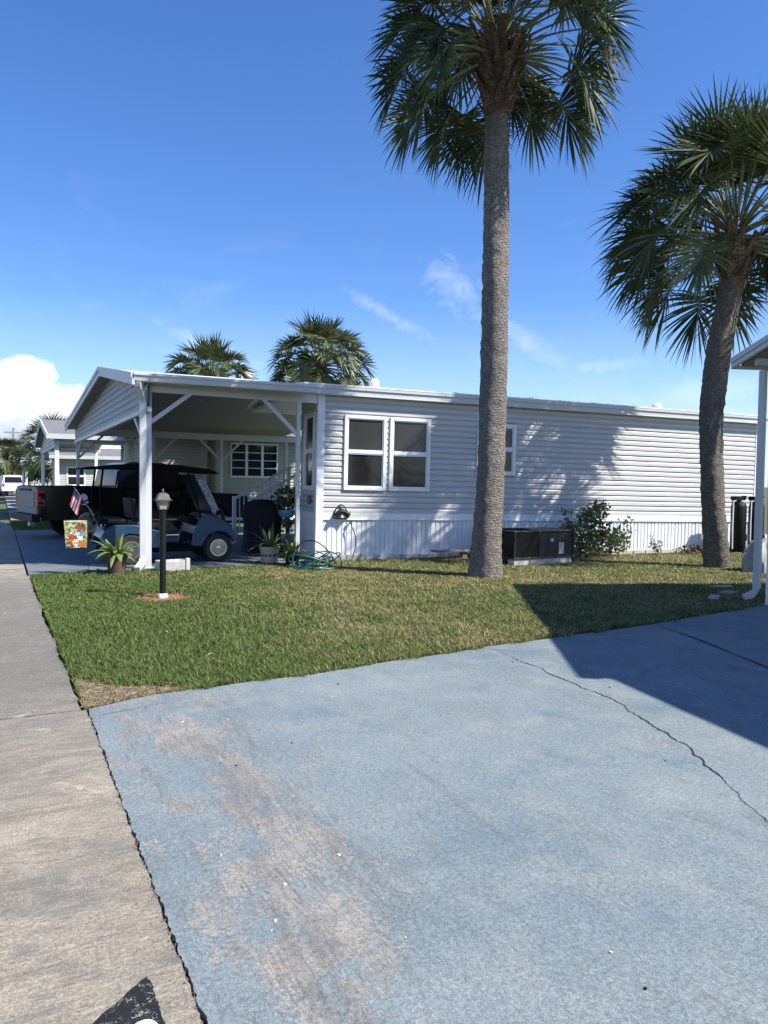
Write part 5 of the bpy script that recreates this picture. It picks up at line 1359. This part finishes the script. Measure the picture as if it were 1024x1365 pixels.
def far_carport(label, x0, x1, y0, y1, ze, zr, roofm=None):
    o = thing('carport', label, 'carport', (x0, y0, 0)); Ly = y1-y0; Lx = x1-x0; mid = Ly/2
    f = lambda y: ze+(zr-ze)*(1-abs(y-mid)/mid)
    s = MB(); roof_slab(s, 0, Lx, [(-.0, f(0)+.1), (mid, f(mid)+.1), (Ly, f(Ly)+.1)], .09); s.build('roof', roofm or M['shingle'], o)
    s = MB(); s.prism([(0, ze-.08), (mid, zr-.08), (mid, zr+.12), (0, ze+.12)], -.06, -.002, 'yz'); s.prism([(mid, zr-.08), (Ly, ze-.08), (Ly, ze+.12), (mid, zr+.12)], -.06, -.002, 'yz'); s.box(-.06, Lx, -.09, -.002, ze-.06, ze+.12); s.build('rake_board', M['alu'], o)
    s = MB(); siding(s, lambda z: [(-(mid+mid*(1-max(0, min(1, (z-ze)/(zr-ze))))), -(mid-mid*(1-max(0, min(1, (z-ze)/(zr-ze))))))], ze-.35, zr-.05, .14); s.v = [(.25+y, -x, z) for x, y, z in s.v]; s.build('gable_panel', M['siding'], o)
    for (x, y) in ((.3, .25), (.3, Ly-.25), (Lx-.2, .25), (Lx-.2, Ly-.25)):
        s = MB(); s.box(x-.07, x+.07, y-.07, y+.07, 0, ze-.0); s.build('post', M['trim'], o)
    s = MB(); s.box(.2, Lx, .2, .3, ze-.22, ze-.03); s.box(.2, Lx, Ly-.3, Ly-.2, ze-.22, ze-.03); s.build('beam', M['alu'], o)
    s = MB(); roof_slab(s, .05, Lx-.05, [(.1, f(.1)), (mid, f(mid)), (Ly-.1, f(Ly-.1))], .04); s.build('ceiling', M['ceiling'], o)
    return o
far_carport('shingled gable carport of the next lot just past the large white carport', 1.55, 4.45, 29.9, 40.5, 2.98, 3.85)
simple_home('white home with dark windows seen through the carports beyond the next lot', 4.3, 14, 47, 53, 2.9, M['white_wall'], M['roofmetal'], [(.5, 1.35, 1.1, 2.3), (2.4, 3.4, 1.6, 2.4), (5, 6.2, 1.2, 2.4)])
far_carport('small pale carport furthest down the street before the crossing road', 1.25, 4.2, 54.5, 63, 2.35, 2.9, M['roofmetal'])
simple_home('far grey home with pale gable beyond the small carport', 2.6, 12, 41.8, 45.8, 2.5, M['siding'], M['shingle'], [(.4, 1.3, 1.1, 2.1)])
simple_home('long low white building across the far road', .3, 22, 112, 118, 3.2, M['white_wall'], M['roofmetal'], [(2, 4, 1, 2.2), (8, 10, 1, 2.2)])

# cars parked near the crossing
def far_car(label, x, y, rz, mt, cat='car', suv=True):
    o = thing('parked_car', label, cat, (x, y, 0), rz, group='cars parked by the crossing road')
    m = MB(); m.prism([(0, .35), (.02, .85), (.15, .98), (.95, 1.02), (3.55, 1.0), (4.35, .88), (4.5, .65), (4.48, .35)], 0, 1.8, 'xz'); m.build('body', mt, o, smooth=True, bevel=.06)
    top = [(.10, 1.0), (.35, 1.55), (.6, 1.66), (2.3, 1.66), (2.7, 1.58), (3.45, 1.0)]
    m = MB(); n = len(top); vv = [(x_, .08+(z-1)*.22, z) for x_, z in top]+[(x_, 1.72-(z-1)*.22, z) for x_, z in top]
    m.add(vv, [tuple(range(n-1, -1, -1)), tuple(range(n, 2*n))]+[(i, (i+1) % n, n+(i+1) % n, n+i) for i in range(n)]); m.build('cabin', mt, o, bevel=.05)
    for sy in (0, 1):
        m = MB()
        for pts in ([(.42, 1.06), (1.25, 1.06), (1.25, 1.56), (.58, 1.56)], [(1.35, 1.06), (3.1, 1.06), (2.62, 1.54), (1.35, 1.56)]):
            q = [(x_, (.08+(z-1)*.22-.008) if sy == 0 else (1.72-(z-1)*.22+.008), z) for x_, z in pts]; m.add(q, [tuple(range(len(q)))])
        m.build('side_window', M['darkglass'], o)
    m = MB(); m.add([(.09, .25, 1.08), (.09, 1.55, 1.08), (.31, 1.5, 1.52), (.31, .3, 1.52)], [(0, 1, 2, 3)]); m.build('rear_window', M['darkglass'], o)
    for x_ in (.85, 3.65):
        for y_ in (.08, 1.72):
            m = MB(); m.lathe([(.2, -.09), (.33, -.1), (.33, .1), (.2, .09)], 18, (x_, y_, .33), axis='y'); w_ = m.build('wheel', M['rubber'], o, smooth=True)
            m = MB(); m.lathe([(0, -.1), (.2, -.095), (.2, .095), (0, .1)], 14, (x_, y_, .33), axis='y'); m.build('rim', M['chrome'], w_)
    for y_ in (.05, 1.55): m = MB(); m.box(-.02, .06, y_, y_+.2, .78, .95); m.build('tail_light', M['red'], o)
    return o
far_car('white car parked at the far left beyond the driveways', -1.2, 70.5, R(95), M['carwhite'])
far_car('second white car parked further right beyond the driveways', 1.9, 69.0, R(97), M['carwhite'])
mb_ = thing('motorbike', 'dark motorbike parked near the white cars at the far left', 'motorbike', (1.55, 60.5, 0), R(60))
m = MB()
for x in (.35, 1.7): m.lathe([(.2, -.06), (.31, -.07), (.31, .07), (.2, .06)], 18, (x, 0, .31), axis='y'); 
m.build('wheel', M['rubber'], mb_, smooth=True)
m = MB(); m.prism([(.3, .55), (.5, .75), (.95, .72), (1.25, .92), (1.45, .85), (1.4, .4), (.7, .35)], -.14, .14, 'xz'); m.build('body', M['black_plastic'], mb_, bevel=.04)
m = MB(); m.tube([(1.7, 0, .31), (1.45, 0, .95), (1.38, 0, 1.1)], .03, 8); m.tube([(1.36, -.36, 1.1), (1.4, 0, 1.08), (1.36, .36, 1.1)], .018, 8); m.build('fork', M['chrome'], mb_)

# trees at the end of the street
def tree(label, x, y, h, rad, seed):
    o = thing('tree', label, 'tree', (x, y, 0)); r_ = random.Random(seed)
    t = MB(); t.tube([(0, 0, -.1), (.05, 0, h*.3), (0, .05, h*.6)], [.2, .15, .08], 8)
    for k in range(6):
        a = k*1.05+r_.uniform(-.3, .3); t.tube([(0, 0, h*(.3+.04*k)), (math.cos(a)*rad*.6, math.sin(a)*rad*.6, h*(.55+.05*k))], [.07, .02], 6)
    t.build('trunk', M['wood'], o)
    c_ = MB()
    for k in range(16):
        a = r_.uniform(0, 6.28); q = rad*r_.uniform(.1, .85); leafclump(c_, (q*math.cos(a), q*math.sin(a), h*r_.uniform(.45, .92)), 130, rad*.42, rad*.42, h*.13, .38, r_)
    c_.build('crown', M['tree'], o)
tree('dark leafy tree at the end of the street behind the far cars', 3.2, 102, 5.0, 2.6, 1)
tree('broad distant tree at the end of the street, left of the others', -3.0, 108, 5.2, 3.2, 2)
tree('distant leafy tree at the end of the street behind the small carport', 8.5, 106, 5.4, 3.0, 3)
tree('low round tree beside the far motorbike', 2.4, 84, 3.0, 1.6, 4)
# utility pole far off
up = thing('utility_pole', 'thin dark utility pole rising beside the distant palm', 'utility pole', (1.15, 78, 0))
m = MB(); m.tube([(0, 0, 0), (0, 0, 6.0)], [.12, .08], 8); m.build('pole', M['wood'], up); m = MB(); m.box(-.8, .8, -.05, .05, 5.5, 5.62); m.build('crossarm', M['wood'], up)
